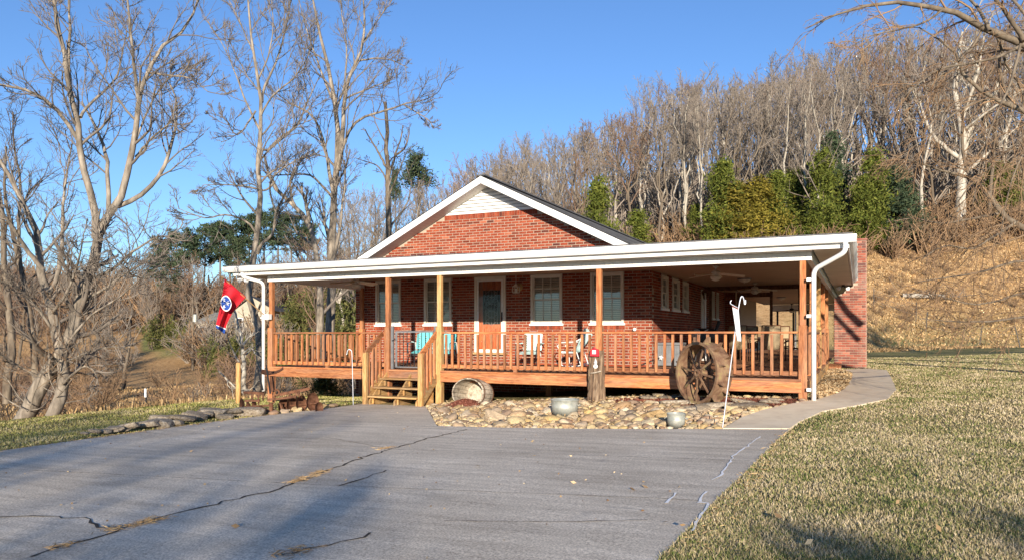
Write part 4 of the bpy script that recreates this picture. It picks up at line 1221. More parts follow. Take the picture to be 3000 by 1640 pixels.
def star(cx, cy, r, rot, sq):
    return [(cx + (r if i % 2 == 0 else r * .4) * math.sin(rot + i * math.pi / 5) * sq, cy - (r if i % 2 == 0 else r * .4) * math.cos(rot + i * math.pi / 5)) for i in range(10)]
fan('star', star(666.5, 887.5, 8.2, .3, .95), .128, M['fwhite']); fan('star', star(656.5, 878, 7.5, -.2, .6), .128, M['fwhite']); fan('star', star(656.5, 898, 7.5, .5, .6), .128, M['fwhite'])

# ------------------------------------------------------------------ carved log with a red plaque
lx, ly = [float(v) for v in onY(1748, 1172, -.32)[:2]]
lz = gz(lx, ly) - .05
log = thing('carved_log', (lx, ly, lz), 'upright bark covered log with a white face in front of the deck', 'log')
n, k = 16, 40
V = []
for i in range(n + 1):
    w = i / n
    for j in range(k):
        a = 2 * math.pi * j / k
        rg = .017 * math.sin(j * 2.7 + 2.2 * math.sin(w * 5 + j)) + .008 * math.sin(j * 5.1 + i * 1.7)
        r = .172 - .03 * w + .02 * (1 - w) ** 4 + rg
        V.append((lx + r * math.cos(a), ly + r * math.sin(a), lz + 1.12 * w))
Fs = [(i * k + j, i * k + (j + 1) % k, (i + 1) * k + (j + 1) % k, (i + 1) * k + j) for i in range(n) for j in range(k)] + [tuple(n * k + j for j in range(k))]
MB().add(V, Fs).build('bark', M['log_bark'], log)
fy = ly - .172
def onlog(px, py): return onY(px, py, fy)
c = onlog(1744.5, 1057)
MB().add([c + np.array(v) for v in ((0, 0, .065), (-.038, 0, -.035), (0, -.05, -.05), (.038, 0, -.035), (0, 0, -.065))], [(0, 1, 2), (0, 2, 3), (1, 4, 2), (2, 4, 3)]).build('nose', M['plastic_w'], log)
c = onlog(1744.5, 1072)
MB().lathe([(.012, .0), (.014, .02), (.03, .03), (.046, .01), (.05, 0)], c, 14, axis=(0, -1, 0)).build('mouth', M['plastic_w'], log, smooth=True)
MB().tube([onlog(1731, 1092) + np.array([0, -.015, 0]), onlog(1745, 1090) + np.array([0, -.02, 0]), onlog(1761, 1086) + np.array([0, -.005, 0])], [.012, .017, .014], 7).build('moustache', M['barrel'], log)
rp_ = thing('red_plaque', onlog(1743, 1030), 'small red cap shaped plaque with a white square on the carved log', 'plaque')
c0 = [onlog(*q) for q in ((1730, 1042), (1757, 1043), (1755, 1024), (1749, 1020), (1736, 1020), (1732, 1024))]
f0 = [q + np.array([0, -.05, 0]) for q in c0]
MB().add(f0 + c0, [(0, 1, 2, 3, 4, 5), tuple(range(11, 5, -1))] + [(i, i + 6, (i + 1) % 6 + 6, (i + 1) % 6) for i in range(6)]).build('board', M['red'], rp_, bevel=.004)
MB().lathe([(0, .03), (.016, .02), (.02, 0), (.016, -.02)], onlog(1743, 1019) + np.array([0, -.025, 0]), 10).build('knob', M['red'], rp_)
wq = [onlog(*q) + np.array([0, -.054, 0]) for q in ((1737.5, 1035.5), (1748, 1035.5), (1748, 1024.5), (1737.5, 1024.5))]
MB().add(wq + [q + np.array([0, .003, 0]) for q in wq], [(0, 1, 2, 3), (0, 4, 5, 1), (1, 5, 6, 2), (2, 6, 7, 3), (3, 7, 4, 0)]).build('white_square', M['plastic_w'], rp_)
q0 = onlog(1741, 1030) + np.array([0, -.0565, 0])
MB().box(q0[0], q0[0] + .006, q0[1] - .002, q0[1] + .001, q0[2] - .015, q0[2] + .015).box(q0[0] + .012, q0[0] + .026, q0[1] - .002, q0[1] + .001, q0[2] - .012, q0[2] - .006).box(q0[0] + .016, q0[0] + .022, q0[1] - .002, q0[1] + .001, q0[2] - .004, q0[2] + .014).build('mark', M['grey_metal'], rp_)

# ------------------------------------------------------------------ steel tractor wheel
wc_ = P(2060, 1096, 13.9)
wz = .575
wc_[2] = gz(wc_[0], wc_[1]) + wz + .03
nv = np.array([CA * -.895 + SA * .446, SA * -.895 - CA * .446, 0.04]); nv /= np.linalg.norm(nv)     # axle, towards the viewer and left
wheel = thing('steel_wheel', wc_, 'big rusty spoked steel tractor wheel with spade lugs leaning by the deck', 'tractor wheel')
wu = np.cross(nv, (0, 0, 1.)); wu /= np.linalg.norm(wu); wv = np.cross(wu, nv)
if wv[2] < 0: wv = -wv
wp = lambda r, a, h: wc_ + r * (math.cos(a) * wu + math.sin(a) * wv) + h * nv
W = .33
MB().lathe([(.575, -W / 2), (.575, W / 2), (.558, W / 2), (.558, -W / 2), (.575, -W / 2)], wc_, 64, axis=nv).build('rim', M['rust_pale'], wheel)
MB().lathe([(.585, W / 2 - .005), (.585, W / 2 + .015), (.535, W / 2 + .015), (.535, W / 2 - .005), (.585, W / 2 - .005)], wc_, 64, axis=nv).build('rim_flange', M['rust_pale'], wheel)
MB().lathe([(.585, -W / 2 - .015), (.585, -W / 2 + .005), (.535, -W / 2 + .005), (.535, -W / 2 - .015), (.585, -W / 2 - .015)], wc_, 64, axis=nv).build('rim_flange', M['rust_pale'], wheel)
MB().lathe([(.035, -.17), (.06, -.17), (.062, -.1), (.05, 0), (.062, .1), (.07, .17), (.035, .17), (.035, -.17)], wc_, 24, axis=nv).build('hub', M['rust_pale'], wheel, smooth=False)
for h in (-.12, .12):
    MB().lathe([(.06, h - .012), (.125, h - .012), (.125, h + .012), (.06, h + .012)], wc_, 28, axis=nv).build('hub_flange', M['rust_pale'], wheel)
for i in range(16):
    a = 2 * math.pi * (i + .3) / 16
    h0 = .13 if i % 2 == 0 else -.10
    MB().beam(wp(.085, a, h0), wp(.562, a + .05, h0 * .55), .038, .014, up=nv).build('spoke', M['rust_pale'], wheel)
    c = wp(.105, a, h0 + (.016 if h0 > 0 else -.016))
    MB().lathe([(.0, .014), (.012, .01), (.014, 0)], c, 8, axis=nv).build('rivet', M['rust_pale'], wheel)
for i in range(24):
    a = 2 * math.pi * i / 24; h = .085 if i % 2 else -.085
    T = -math.sin(a) * wu + math.cos(a) * wv; Rr = math.cos(a) * wu + math.sin(a) * wv
    c = wp(.575, a, h)
    L = nv * .075; tl = (T * .4 + nv * (.3 if i % 2 else -.3)) * .1
    vs = [c - L - T * .04 - Rr * .004, c + L - T * .04 - Rr * .004, c + L + T * .04 - Rr * .004, c - L + T * .04 - Rr * .004,
          c - L * .75 - T * .02 + Rr * .012, c + L * .75 - T * .02 + Rr * .012, c + L * .5 + T * .012 + Rr * .115 + tl * .3, c - L * .5 + T * .012 + Rr * .115 + tl * .3, c + L * .75 + T * .02 + Rr * .012, c - L * .75 + T * .02 + Rr * .012]
    MB().add(vs, [(0, 3, 2, 1), (0, 1, 5, 4), (4, 5, 6, 7), (7, 6, 8, 9), (3, 9, 8, 2), (0, 4, 9, 3), (1, 2, 8, 5), (5, 8, 6), (4, 7, 9)]).build('lug', M['rust_pale'], wheel)

# ------------------------------------------------------------------ tubs, barrel, hooks, posts
def tub(px, py, w, hgt, label, name, cat, sx=1.0):
    p = onG(px, py); b_ = gz(p[0], p[1]) - .03
    t = thing(name, (p[0], p[1], b_), label, cat)
    r = w / 2
    MB().lathe([(0, .02), (r * .86, .02), (r * .88, .0), (r * .95, hgt * .55), (r * .965, hgt * .58), (r * .955, hgt * .61), (r * .965, hgt * .66), (r * .955, hgt * .69), (r, hgt), (r * 1.03, hgt + .008), (r * 1.03, hgt - .012), (r * .985, hgt - .012), (r * .93, hgt * .5), (r * .85, .03), (0, .03)],
               (p[0], p[1], b_), 36, sx=sx).build('body', M['galv'], t, smooth=True)
    for s in (-1, 1):
        cx = p[0] + s * r * sx * 1.0
        MB().tube([(cx, p[1] - .05, b_ + hgt * .75), (cx + s * .035, p[1] - .04, b_ + hgt * .68), (cx + s * .035, p[1] + .04, b_ + hgt * .68), (cx, p[1] + .05, b_ + hgt * .75)], .007, 6).build('handle', M['galv'], t)
    return t, p, b_
tub(1655, 1216, .52, .33, 'round galvanised wash tub standing among the river stones', 'wash_tub', 'wash tub')
tub(1981, 1250, .29, .25, 'small galvanised bucket near the driveway edge of the stones', 'bucket', 'bucket')

bp = onG(1377, 1187); bz = gz(bp[0], bp[1])
bp = np.array([bp[0], bp[1] + .18, bz + .26])
t = thing('half_barrel', bp, 'weathered half barrel lying on its side spilling red mulch', 'barrel')
ax_ = np.array([SA * .86 - CA * .42, -CA * .86 - SA * .42, .12]); ax_ /= np.linalg.norm(ax_)
bu = np.cross(ax_, (0, 0, 1.)); bu /= np.linalg.norm(bu); bv = np.cross(bu, ax_)
if bv[2] < 0: bv = -bv
prof_b = [(.32, -.34), (.375, -.2), (.40, 0), (.395, .2), (.385, .3)]
ns = 22
for i in range(ns):
    a0, a1 = 2 * math.pi * i / ns + .012, 2 * math.pi * (i + 1) / ns - .012
    V = []
    e = random.uniform(-.015, .01)
    for r, h in prof_b:
        for (rr_, a) in ((r, a0), (r, a1), (r - .025, a1), (r - .025, a0)):
            V.append(bp + rr_ * (math.cos(a) * bu * 1.05 + math.sin(a) * bv * .86) + (h + (e if h > .25 else 0)) * ax_)
    Fs = []
    for k in range(len(prof_b) - 1):
        for j in range(4): Fs.append((k * 4 + j, k * 4 + (j + 1) % 4, k * 4 + 4 + (j + 1) % 4, k * 4 + 4 + j))
    Fs += [(3, 2, 1, 0), tuple(4 * (len(prof_b) - 1) + j for j in range(4))]
    MB().add(V, Fs).build('stave', M['barrel'], t)
MB().add([bp + .33 * (math.cos(a) * bu * 1.05 + math.sin(a) * bv * .86) - .3 * ax_ for a in np.linspace(0, 2 * math.pi, 25)[:-1]], [tuple(range(24))]).build('barrel_head', M['barrel'], t)
for h, r in ((.25, .397), (-.18, .388)):
    V = []
    for j in range(40):
        a = 2 * math.pi * j / 40
        for rr_, hh in ((r, h - .02), (r + .004, h - .02), (r + .004, h + .02), (r, h + .02)):
            V.append(bp + rr_ * (math.cos(a) * bu * 1.05 + math.sin(a) * bv * .86) + hh * ax_)
    Fs = [(j * 4 + m_, j * 4 + (m_ + 1) % 4, ((j + 1) % 40) * 4 + (m_ + 1) % 4, ((j + 1) % 40) * 4 + m_) for j in range(40) for m_ in range(4)]
    MB().add(V, Fs).build('hoop', M['rust'], t)
def mound(name, cx, cy, rx, ry, h, rot=0.0, n=26):
    V = []; cr, sr = math.cos(rot), math.sin(rot)
    for k in range(n + 1):
        for j in range(36):
            a = 2 * math.pi * j / 36; w = k / n
            x = rx * w * math.cos(a); y = ry * w * math.sin(a)
            X_, Y_ = cx + x * cr - y * sr, cy + x * sr + y * cr
            V.append((X_, Y_, gz(X_, Y_) + h * (1 - ss(0, 1, w)) - .035 * w + .012 * math.sin(X_ * 41) * math.sin(Y_ * 37)))
    Fs = [(k * 36 + j, k * 36 + (j + 1) % 36, (k + 1) * 36 + (j + 1) % 36, (k + 1) * 36 + j) for k in range(n) for j in range(36)]
    return MB().add(V, Fs)
mc = bp + ax_ * .42
ml = thing('mulch_heap', (mc[0], mc[1], bz), 'red mulch heap spilling out of the half barrel', 'mulch heap')
mound('mulch', mc[0], mc[1], .62, .42, .17, .5).build('heap', M['mulch'], ml, smooth=True)
def chips(poly_pts, n, size, m, parent, name, zoff=.0):
    xs, ys = zip(*poly_pts)
    c = np.column_stack([rng.uniform(min(xs), max(xs), n * 3), rng.uniform(min(ys), max(ys), n * 3)])
    c = c[inside(poly_pts, c[:, 0], c[:, 1])][:n]
    return flakes(np.column_stack([c, g(c[:, 0], c[:, 1]) + zoff]), size, m, parent, name)
def flakes(C, size, m, parent, name, aspect=.35, flat=.5):
    n = len(C)
    A = rng.normal(0, 1, (n, 3)); A[:, 2] *= flat; A /= np.linalg.norm(A, axis=1)[:, None]
    B = rng.normal(0, 1, (n, 3)); B -= A * (A * B).sum(1)[:, None]; B /= np.linalg.norm(B, axis=1)[:, None]
    s = size * rng.uniform(.5, 1.3, (n, 1))
    V = np.stack([C - A * s, C + B * s * aspect, C + A * s, C - B * s * aspect], 1)
    b = org(parent)
    V = V.reshape(-1, 3) - np.array(b)
    me = np_mesh(name, V, np.arange(4 * n).reshape(n, 4))
    o = put(name, me, m, parent); o['kind'] = 'stuff'
    return o
cc = np.column_stack([rng.normal(0, .24, 1500), rng.normal(0, .17, 1500)])
c3, s3 = math.cos(.5), math.sin(.5)
cxy = np.column_stack([mc[0] + cc[:, 0] * c3 - cc[:, 1] * s3, mc[1] + cc[:, 0] * s3 + cc[:, 1] * c3])
rr2 = np.sqrt((cc[:, 0] / .62) ** 2 + (cc[:, 1] / .42) ** 2)
flakes(np.column_stack([cxy, g(cxy[:, 0], cxy[:, 1]) + .17 * (1 - ss(0, 1, rr2)) + .006]), .022, M['chip'], ml, 'chips')
MULCH = [G_(1945, 1180), G_(2040, 1196), G_(2150, 1200), G_(2240, 1196), G_(2330, 1180), G_(2365, 1166), (-1.0, .3), (-4.6, .3), (-4.6, -.5)]
patch('mulch_bed', MULCH, .4, .005, 0, M['mulch'])
chips(MULCH, 5200, .026, M['chip'], bed, 'mulch_chips', .012)

def curve(pts, n=8):
    pts = np.array(pts, float); out = []
    for i in range(len(pts) - 1):
        p0 = pts[max(i - 1, 0)]; p1 = pts[i]; p2 = pts[i + 1]; p3 = pts[min(i + 2, len(pts) - 1)]
        for t in np.linspace(0, 1, n, endpoint=False):
            out.append(.5 * (2 * p1 + (p2 - p0) * t + (2 * p0 - 5 * p1 + 4 * p2 - p3) * t * t + (3 * p1 - p0 - 3 * p2 + p3) * t ** 3))
    return np.array(out + [pts[-1]])
hb = onG(2116, 1256); hd_ = float(-SA * hb[0] + CA * (hb[1] - CAM[1]))
t = thing('shepherd_hook', hb, 'tall leaning shepherd hook holding the white banner by the wheel', 'shepherd hook')
HP = lambda x, y, dz=0: P(x, y, hd_ + dz)
MB().tube(curve([HP(2116, 1258), HP(2134, 1120), HP(2149, 1007), HP(2158, 940), HP(2165, 895), HP(2170, 872), HP(2175, 868), HP(2179, 876), HP(2181, 890), HP(2184, 888), HP(2184, 878)]), .0085, 8).build('pole', M['steel_w'], t, smooth=True)
MB().tube(curve([HP(2163, 902), HP(2145, 892), HP(2140, 888), HP(2140, 883), HP(2143, 879)]), .007, 7).build('side_hook', M['steel_w'], t, smooth=True)
t = thing('garden_banner', HP(2155, 900), 'narrow white printed banner hanging from the leaning hook', 'banner')
def bn(u, v, off=0):
    a = np.array([2144.5, 893]) * (1 - u) + np.array([2163.5, 902]) * u; c = np.array([2160, 998]) * (1 - u) + np.array([2171.5, 999]) * u
    q = a * (1 - v) + c * v
    return P(q[0], q[1], hd_ - .02 - off + .02 * math.sin(v * 7 + u))
V = [bn(i / 5, k / 16) for k in range(17) for i in range(6)]
o = MB().add(V, [(k * 6 + i, k * 6 + i + 1, k * 6 + i + 7, k * 6 + i + 6) for k in range(16) for i in range(5)]).build('cloth', M['fwhite'], t, smooth=True)
o.modifiers.new('thick', 'SOLIDIFY').thickness = .003
MB().add([bn(.0, 0, .006), bn(1, 0, .006), bn(1, .05, .006), bn(0, .05, .006)], [(0, 1, 2, 3)]).build('top_band', M['chip'], t)
b = MB()
for _ in range(46):
    u, v = random.uniform(.1, .9), random.uniform(.08, .78)
    if v > .55 and u < .55: continue
    du, dv = random.uniform(.04, .11), random.uniform(.006, .02)
    b.add([bn(u - du, v, .007), bn(u, v - dv, .007), bn(u + du, v + dv * .3, .007), bn(u, v + dv, .007)], [(0, 1, 2, 3)])
o = b.build('print', M['grey_metal'], t); o['kind'] = 'stuff'
hb2 = onG(1035, 1186); d2 = float(-SA * hb2[0] + CA * (hb2[1] - CAM[1]))
t = thing('shepherd_hook', hb2, 'short grey shepherd hook stuck in the ground left of the steps', 'shepherd hook')
MB().tube(curve([P(1035, 1188, d2), P(1033, 1100, d2), P(1031, 1035, d2), P(1028, 1025, d2), P(1022, 1022, d2), P(1018, 1027, d2), P(1016, 1036, d2), P(1014, 1037, d2)]), .009, 7).build('pole', M['steel_w'], t, smooth=True)
MB().tube(curve([P(1031, 1040, d2), P(1024, 1044, d2), P(1016, 1042, d2), P(1008, 1046, d2)]), .006, 6).build('side_hook', M['rust'], t)

pb = onG(698, 1180)
t = thing('wooden_post', pb, 'bare round wooden post standing in the left lawn', 'wooden post')
MB().lathe([(0, -.2), (.066, -.2), (.064, .4), (.061, 1.02), (.05, 1.05), (0, 1.06)], pb, 14).build('post', M['pine_z'], t, smooth=True)
pb = gp(428, 24)
t = thing('marker_post', pb, 'thin dark marker stake with a white tag in the left field', 'marker stake')
MB().box(pb[0] - .02, pb[0] + .02, pb[1] - .02, pb[1] + .02, pb[2] - .1, pb[2] + .8).build('stake', M['black'], t)
MB().box(pb[0] - .045, pb[0] + .045, pb[1] - .03, pb[1] - .021, pb[2] + .5, pb[2] + .78).build('tag', M['plastic_w'], t)

# ------------------------------------------------------------------ disc harrow
hd3 = 15.7
H = lambda x, y, dz=0.0: P(x, y, hd3 + dz)
hp = H(820, 1200); hp[2] = gz(hp[0], hp[1])
t = thing('disc_harrow', hp, 'old rusty disc harrow with iron seat and two levers on the bank', 'disc harrow')
R_ = M['rust']
MB().beam(H(716, 1148, .15), H(772, 1151, .1), .1, .055).build('beam', R_, t)
MB().beam(H(819, 1154, -.1), H(906, 1137, .2), .06, .06).build('beam', R_, t)
MB().beam(H(783, 1170, -.35), H(868, 1160, -.3), .05, .045).build('beam', R_, t)
MB().beam(H(718, 1172, -.2), H(762, 1172, -.2), .05, .05).build('beam', R_, t)
for (a, b_) in (((757, 1153), (757, 1183)), ((771, 1150), (771, 1172)), ((876, 1144), (876, 1162)), ((868, 1150), (869, 1166)), ((738, 1155), (739, 1172)), ((848, 1150), (850, 1168)), ((800, 1150), (801, 1180))):
    MB().beam(H(*a, -.1), H(*b_, -.15), .035, .035).build('bracket', R_, t)
MB().beam(H(770, 1142, -.1), H(753, 1070, .05), .035, .018).build('lever', M['black'], t)
MB().beam(H(792, 1152, -.25), H(780, 1068, -.2), .035, .018).build('lever', M['black'], t)
MB().tube([H(756, 1083, .0), H(751, 1079, .0)], .012, 5).build('lever_grip', M['black'], t)
MB().tube([H(783, 1084, -.2), H(776, 1078, -.2)], .012, 5).build('lever_grip', M['black'], t)
MB().beam(H(797, 1100, .12), H(798, 1146, .1), .12, .02).build('seat_post', R_, t)
sc_ = H(798, 1097, .1)
V = []; Fs = []
nu, nw = 18, 9
for i in range(nu + 1):
    for j in range(nw + 1):
        u = i / nu * 2 - 1; w = j / nw * 2 - 1
        rx = .23 * (1 - .05 * w); sh = math.sqrt(max(0, 1 - u * u)) if True else 1
        z = .07 * u * u + .06 * max(0, w) ** 2 + .03 * u
        V.append(sc_ + np.array([CA * rx * u - SA * .17 * w * sh, SA * rx * u + CA * .17 * w * sh, z + .02]))
for i in range(nu):
    for j in range(nw):
        if i in (3, 5, 7, 10, 12, 14) and j in (2, 4, 6): continue
        a = i * (nw + 1) + j; Fs.append((a, a + nw + 1, a + nw + 2, a + 1))
o = MB().add(V, Fs).build('seat', R_, t); o.modifiers.new('thick', 'SOLIDIFY').thickness = .012
def disc(c, axis, r=.2):
    MB().lathe([(0, 0), (r * .4, .012), (r * .75, .035), (r, .075), (r * 1.005, .079), (r * .75, .046), (r * .4, .022), (0, .012)], c, 28, axis=axis).build('disc', R_, t)
axr = np.array([CA * .9 + SA * .44, SA * .9 - CA * .44, .05])
for i, (x, y, dz) in enumerate(((824, 1188, .0), (848, 1184, .06), (875, 1180, .14), (908, 1176, .24))):
    disc(H(x, y, dz), axr, .20 if i > 2 else .17)
MB().cyl(H(815, 1190, -.03), H(930, 1180, .3), .02, k=8).build('axle', R_, t)
disc(H(927, 1194, .1), axr, .13)
axl = np.array([-CA * .97, -SA * .97, .0])
for x, y, dz, r in ((717, 1187, -.2, .17), (735, 1190, .0, .12), (752, 1186, .1, .14)): disc(H(x, y, dz), axl + (0, -.2, 0), r)
MB().cyl(H(712, 1190, -.22), H(800, 1186, -.1), .02, k=8).build('axle', R_, t)
MB().beam(H(794, 1178, -.4), H(795, 1212, -.4), .07, .05).build('standard', R_, t)
MB().beam(H(760, 1190, -.25), H(792, 1206, -.35), .05, .04).build('scraper', R_, t)
MB().beam(H(820, 1178, -.2), H(828, 1205, -.2), .03, .03).build('scraper', R_, t)
MB().tube(curve([H(800, 1146, 0), H(812, 1140, 0), H(818, 1150, 0), H(806, 1160, 0)]), .02, 6).build('seat_spring', R_, t)

# ------------------------------------------------------------------ stones
import bmesh
def stone_mesh(name, seed, flat=.62, rough=.16, sub=2, blocky=False):
    r = np.random.default_rng(seed)
    bm = bmesh.new(); bmesh.ops.create_icosphere(bm, subdivisions=sub, radius=1)
    k = r.normal(0, 1.2, (5, 3)); ph = r.uniform(0, 6, 5)
    for v in bm.verts:
        c = np.array(v.co)
        if blocky: c = np.sign(c) * np.abs(c) ** .55
        s = 1 + rough * sum(math.sin(float(k[i] @ c) * 1.6 + ph[i]) for i in range(5)) / 2.2
        v.co = Vector((c[0] * s, c[1] * s * .8, c[2] * s * flat))
    me = bpy.data.meshes.new(name); bm.to_mesh(me); bm.free()
    if not blocky: me.polygons.foreach_set('use_smooth', np.ones(len(me.polygons), bool))
    return me
SM = [stone_mesh('stone', i, rng.uniform(.45, .75), .26 + .012 * i, blocky=(i % 4 == 3)) for i in range(14)]
SMlo = [stone_mesh('stone', 50 + i, .6, sub=1) for i in range(6)]
for me in SM: me.materials.append(M['stone'])
FM = [stone_mesh('ledge_stone', 100 + i, .3, .14, 2, True) for i in range(8)]
for me in FM: me.materials.append(M['ledge'])
xs, ys = zip(*BED)
cand = []
avoid = [(float(bp[0]), float(bp[1]), .42), (float(mc[0]), float(mc[1]), .36), (lx, ly, .2)] + [(float(onG(1655, 1216)[0]), float(onG(1655, 1216)[1]), .26), (float(onG(1981, 1250)[0]), float(onG(1981, 1250)[1]), .15), (float(wc_[0]), float(wc_[1]), .45)]
grid = {}
def free(x, y, r):
    for i in range(int((x - .3) // .3), int((x + .3) // .3) + 1):
        for j in range(int((y - .3) // .3), int((y + .3) // .3) + 1):
            for (a, b, c) in grid.get((i, j), ()):
                if (a - x) ** 2 + (b - y) ** 2 < (.80 * (r + c)) ** 2: return False
    return True
stones = []
for r0, r1, tries in ((.14, .19, 60), (.11, .14, 120), (.08, .115, 700), (.055, .085, 6000), (.034, .05, 22000)):
    X_ = rng.uniform(min(xs), max(xs), tries); Y_ = rng.uniform(min(ys), max(ys), tries); ok = inside(BED, X_, Y_) & ~inside(MULCH, X_, Y_)
    for x, y in zip(X_[ok], Y_[ok]):
        r = random.uniform(r0, r1)
        if not inside(BED, [x + r, x - r, x, x], [y, y, y + r, y - r]).all(): continue
        if y > -.1 and r > .1: continue
        if any((x - a) ** 2 + (y - b) ** 2 < (c + r * .8) ** 2 for a, b, c in avoid): continue
        if not free(x, y, r): continue
        grid.setdefault((int(x // .3), int(y // .3)), []).append((x, y, r)); stones.append((x, y, r))
stones.sort(key=lambda s: -s[2] / np.hypot(s[0], s[1] - CAM[1]))
for x, y, r in stones[:290]:
    k = random.choice(SM)
    put('stone', k, None, bed, loc=(x, y, gz(x, y) + r * .05), rot=(random.uniform(-.3, .3), random.uniform(-.3, .3), random.uniform(0, 6.3)), scale=(r * 1.12, r * 1.12, r * random.uniform(.8, 1.1)))
mb = MB()
for x, y, r in stones[290:]:
    k = random.choice(SMlo); a = random.uniform(0, 6.3); ca, sa = math.cos(a), math.sin(a); z = gz(x, y) + r * .15
    mb.add([(x + r * 1.1 * (v.co.x * ca - v.co.y * sa), y + r * 1.1 * (v.co.x * sa + v.co.y * ca), z + r * v.co.z) for v in k.vertices], [tuple(p.vertices) for p in k.polygons])
o = mb.build('small_stones', M['stone'], bed, smooth=True); o['kind'] = 'stuff'

# flat ledge stones round the wheel, along the driveway and under the harrow
wr = thing('stone_edging', (wc_[0], wc_[1] - .6, gz(wc_[0], wc_[1] - .6)), 'low ring of flat ledge stones round the mulch under the wheel', 'stone edging')
for (x, y, s) in ((1958, 1166, .2), (1985, 1183, .3), (2040, 1199, .27), (2100, 1192, .3), (2163, 1193, .36), (2222, 1190, .2), (2255, 1180, .18), (2272, 1173, .16), (1900, 1168, .2), (1936, 1160, .17), (1990, 1160, .2), (2180, 1180, .22)):
    p = onG(x, y)
    put('stone', random.choice(FM), None, wr, loc=(p[0], p[1], p[2] + .03), rot=(random.uniform(-.12, .12), random.uniform(-.12, .12), random.uniform(-.3, .5)), scale=(s, s * .75, s * random.uniform(.5, .8)))
le = thing('stone_edging', onG(560, 1240), 'row of stacked lichen covered ledge stones along the left driveway edge', 'stone edging')
pos = [(318, 1272, .16), (345, 1268, .2), (372, 1262, .24), (405, 1262, .2), (425, 1252, .3), (470, 1246, .36), (505, 1243, .28), (540, 1236, .3), (575, 1228, .3), (600, 1222, .26), (628, 1218, .36), (660, 1222, .2), (690, 1216, .22), (735, 1213, .4), (475, 1236, .3), (560, 1222, .24), (620, 1208, .34), (655, 1210, .22), (395, 1266, .14), (300, 1277, .12), (270, 1281, .1)]
for x, y, s in pos:
    p = onG(x, y + 4)
    p[0] = min(p[0], -11.12 - s * .3)
    put('stone', random.choice(FM), None, le, loc=(p[0], p[1], gz(p[0], p[1]) + .05 + random.uniform(0, .06)), rot=(random.uniform(-.18, .18), random.uniform(-.18, .18), ANG + random.uniform(-.35, .35)), scale=(s * .8, s * .6, s * random.uniform(.55, .9)))
for x, y, s in ((880, 1205, .12), (925, 1200, .16), (955, 1194, .14), (985, 1190, .1), (1000, 1192, .08), (850, 1210, .1), (805, 1213, .14)):
    p = onG(x, y); p[0] = min(p[0], -10.9)
    put('stone', random.choice(SM), None, le, loc=(p[0], p[1], gz(p[0], p[1]) + .03), rot=(0, 0, random.uniform(0, 6)), scale=(s, s, s * .8))
chips(BED, 900, .035, M['leaf'], bed, 'blown_leaves', .06)
chips(LEAFBED, 2600, .06, M['leaf'], leafbed, 'fallen_leaves', .035)

# ------------------------------------------------------------------ farther things
nb = gp(735, 100)
t = thing('neighbour_house', nb, 'distant cream gabled house half hidden behind the flag', 'house')
b0 = P(735, 978, 100)
gx = lambda px, z, d=100: np.array([*P(px, HZ, d)[:2], z])
zb, ze, za = -1.2, 5.0, 6.7
V = [gx(690, zb), gx(800, zb), gx(800, ze), gx(738, za), gx(690, ze)]
back = [v + np.array([-SA * 9 - CA * 0, CA * 9, 0]) for v in V]
MB().add(V + back, [(0, 1, 2, 3, 4), tuple(range(9, 4, -1)), (0, 5, 6, 1), (1, 6, 7, 2), (4, 9, 5, 0)]).build('wall', M['cream_wall'], t)
MB().add([V[4] + (-.6, 0, -.3), V[3] + (0, -.3, .12), back[3], back[4] + (-.6, 0, -.3)], [(0, 1, 2, 3)]).build('roof', M['shingle'], t)
MB().add([V[3] + (0, -.3, .12), V[2] + (.5, 0, -.2), back[2] + (.5, 0, -.2), back[3]], [(0, 1, 2, 3)]).build('roof', M['shingle'], t)
V2 = [gx(560, zb, 98), gx(692, zb, 98), gx(692, 3.2, 98), gx(560, 3.2, 98)]
bk2 = [v + np.array([-SA * 8, CA * 8, 0]) for v in V2]
MB().add(V2 + bk2, [(0, 1, 2, 3), (7, 6, 5, 4), (0, 4, 5, 1), (3, 2, 6, 7)]).build('wing_wall', M['cream_wall'], t)
MB().add([V2[3] + (0, -.3, -.1), V2[2] + (0, -.3, -.1), bk2[2] + (0, 0, 1.6), bk2[3] + (0, 0, 1.6)], [(0, 1, 2, 3)]).build('wing_roof', M['galv'], t)
for px, z0_, w in ((704, 2.3, 1.0), (760, 2.3, 1.0), (620, 1.0, 1.2), (590, 1.0, 1.2)):
    p = gx(px, z0_, 99.9 if px > 690 else 97.9)
    f = MB().box(p[0] - w / 2, p[0] + w / 2, p[1] - .1, p[1] + .1, z0_, z0_ + 1.6).build('window', M['white'], t)
    MB().box(p[0] - w / 2 + .1, p[0] + w / 2 - .1, p[1] - .14, p[1] - .11, z0_ + .1, z0_ + 1.5).build('pane', M['dark'], f)
up_ = gp(565, 85)
t = thing('utility_pole', up_, 'weathered utility pole with transformer beyond the left trees', 'utility pole')
MB().tube([up_ - (0, 0, .3), up_ + (0, 0, 8.4)], [.16, .11], 10).build('pole', M['bark'], t)
MB().beam(up_ + (-1.1, 0, 7.8), up_ + (1.1, 0, 7.8), .1, .12).build('cross_arm', M['bark'], t)
MB().lathe([(0, 0), (.25, .0), (.25, .8), (.1, .9), (0, .9)], up_ + (.35, 0, 5.6), 12).build('transformer', M['galv'], t)

wf = thing('wire_fence', gp(2750, 49), 'low wire fence on thin steel posts at the foot of the dry hillside', 'fence')
fpts = [gp(2560, 55), gp(2683, 52), gp(2712, 50), gp(2869, 47), gp(2990, 44)]
for i, p in enumerate(fpts):
    ln = (.0, .0) if i < 4 else (-.5, 0)
    MB().beam(p - (0, 0, .1), p + (ln[0] + .05 * i, 0, 1.35), .05, .05).build('fence_post', M['black'], wf)
for h in (.4, .8, 1.2):
    MB().tube([p + (.03 * i, 0, h) for i, p in enumerate(fpts)], .006, 4, False).build('wire', M['galv'], wf)
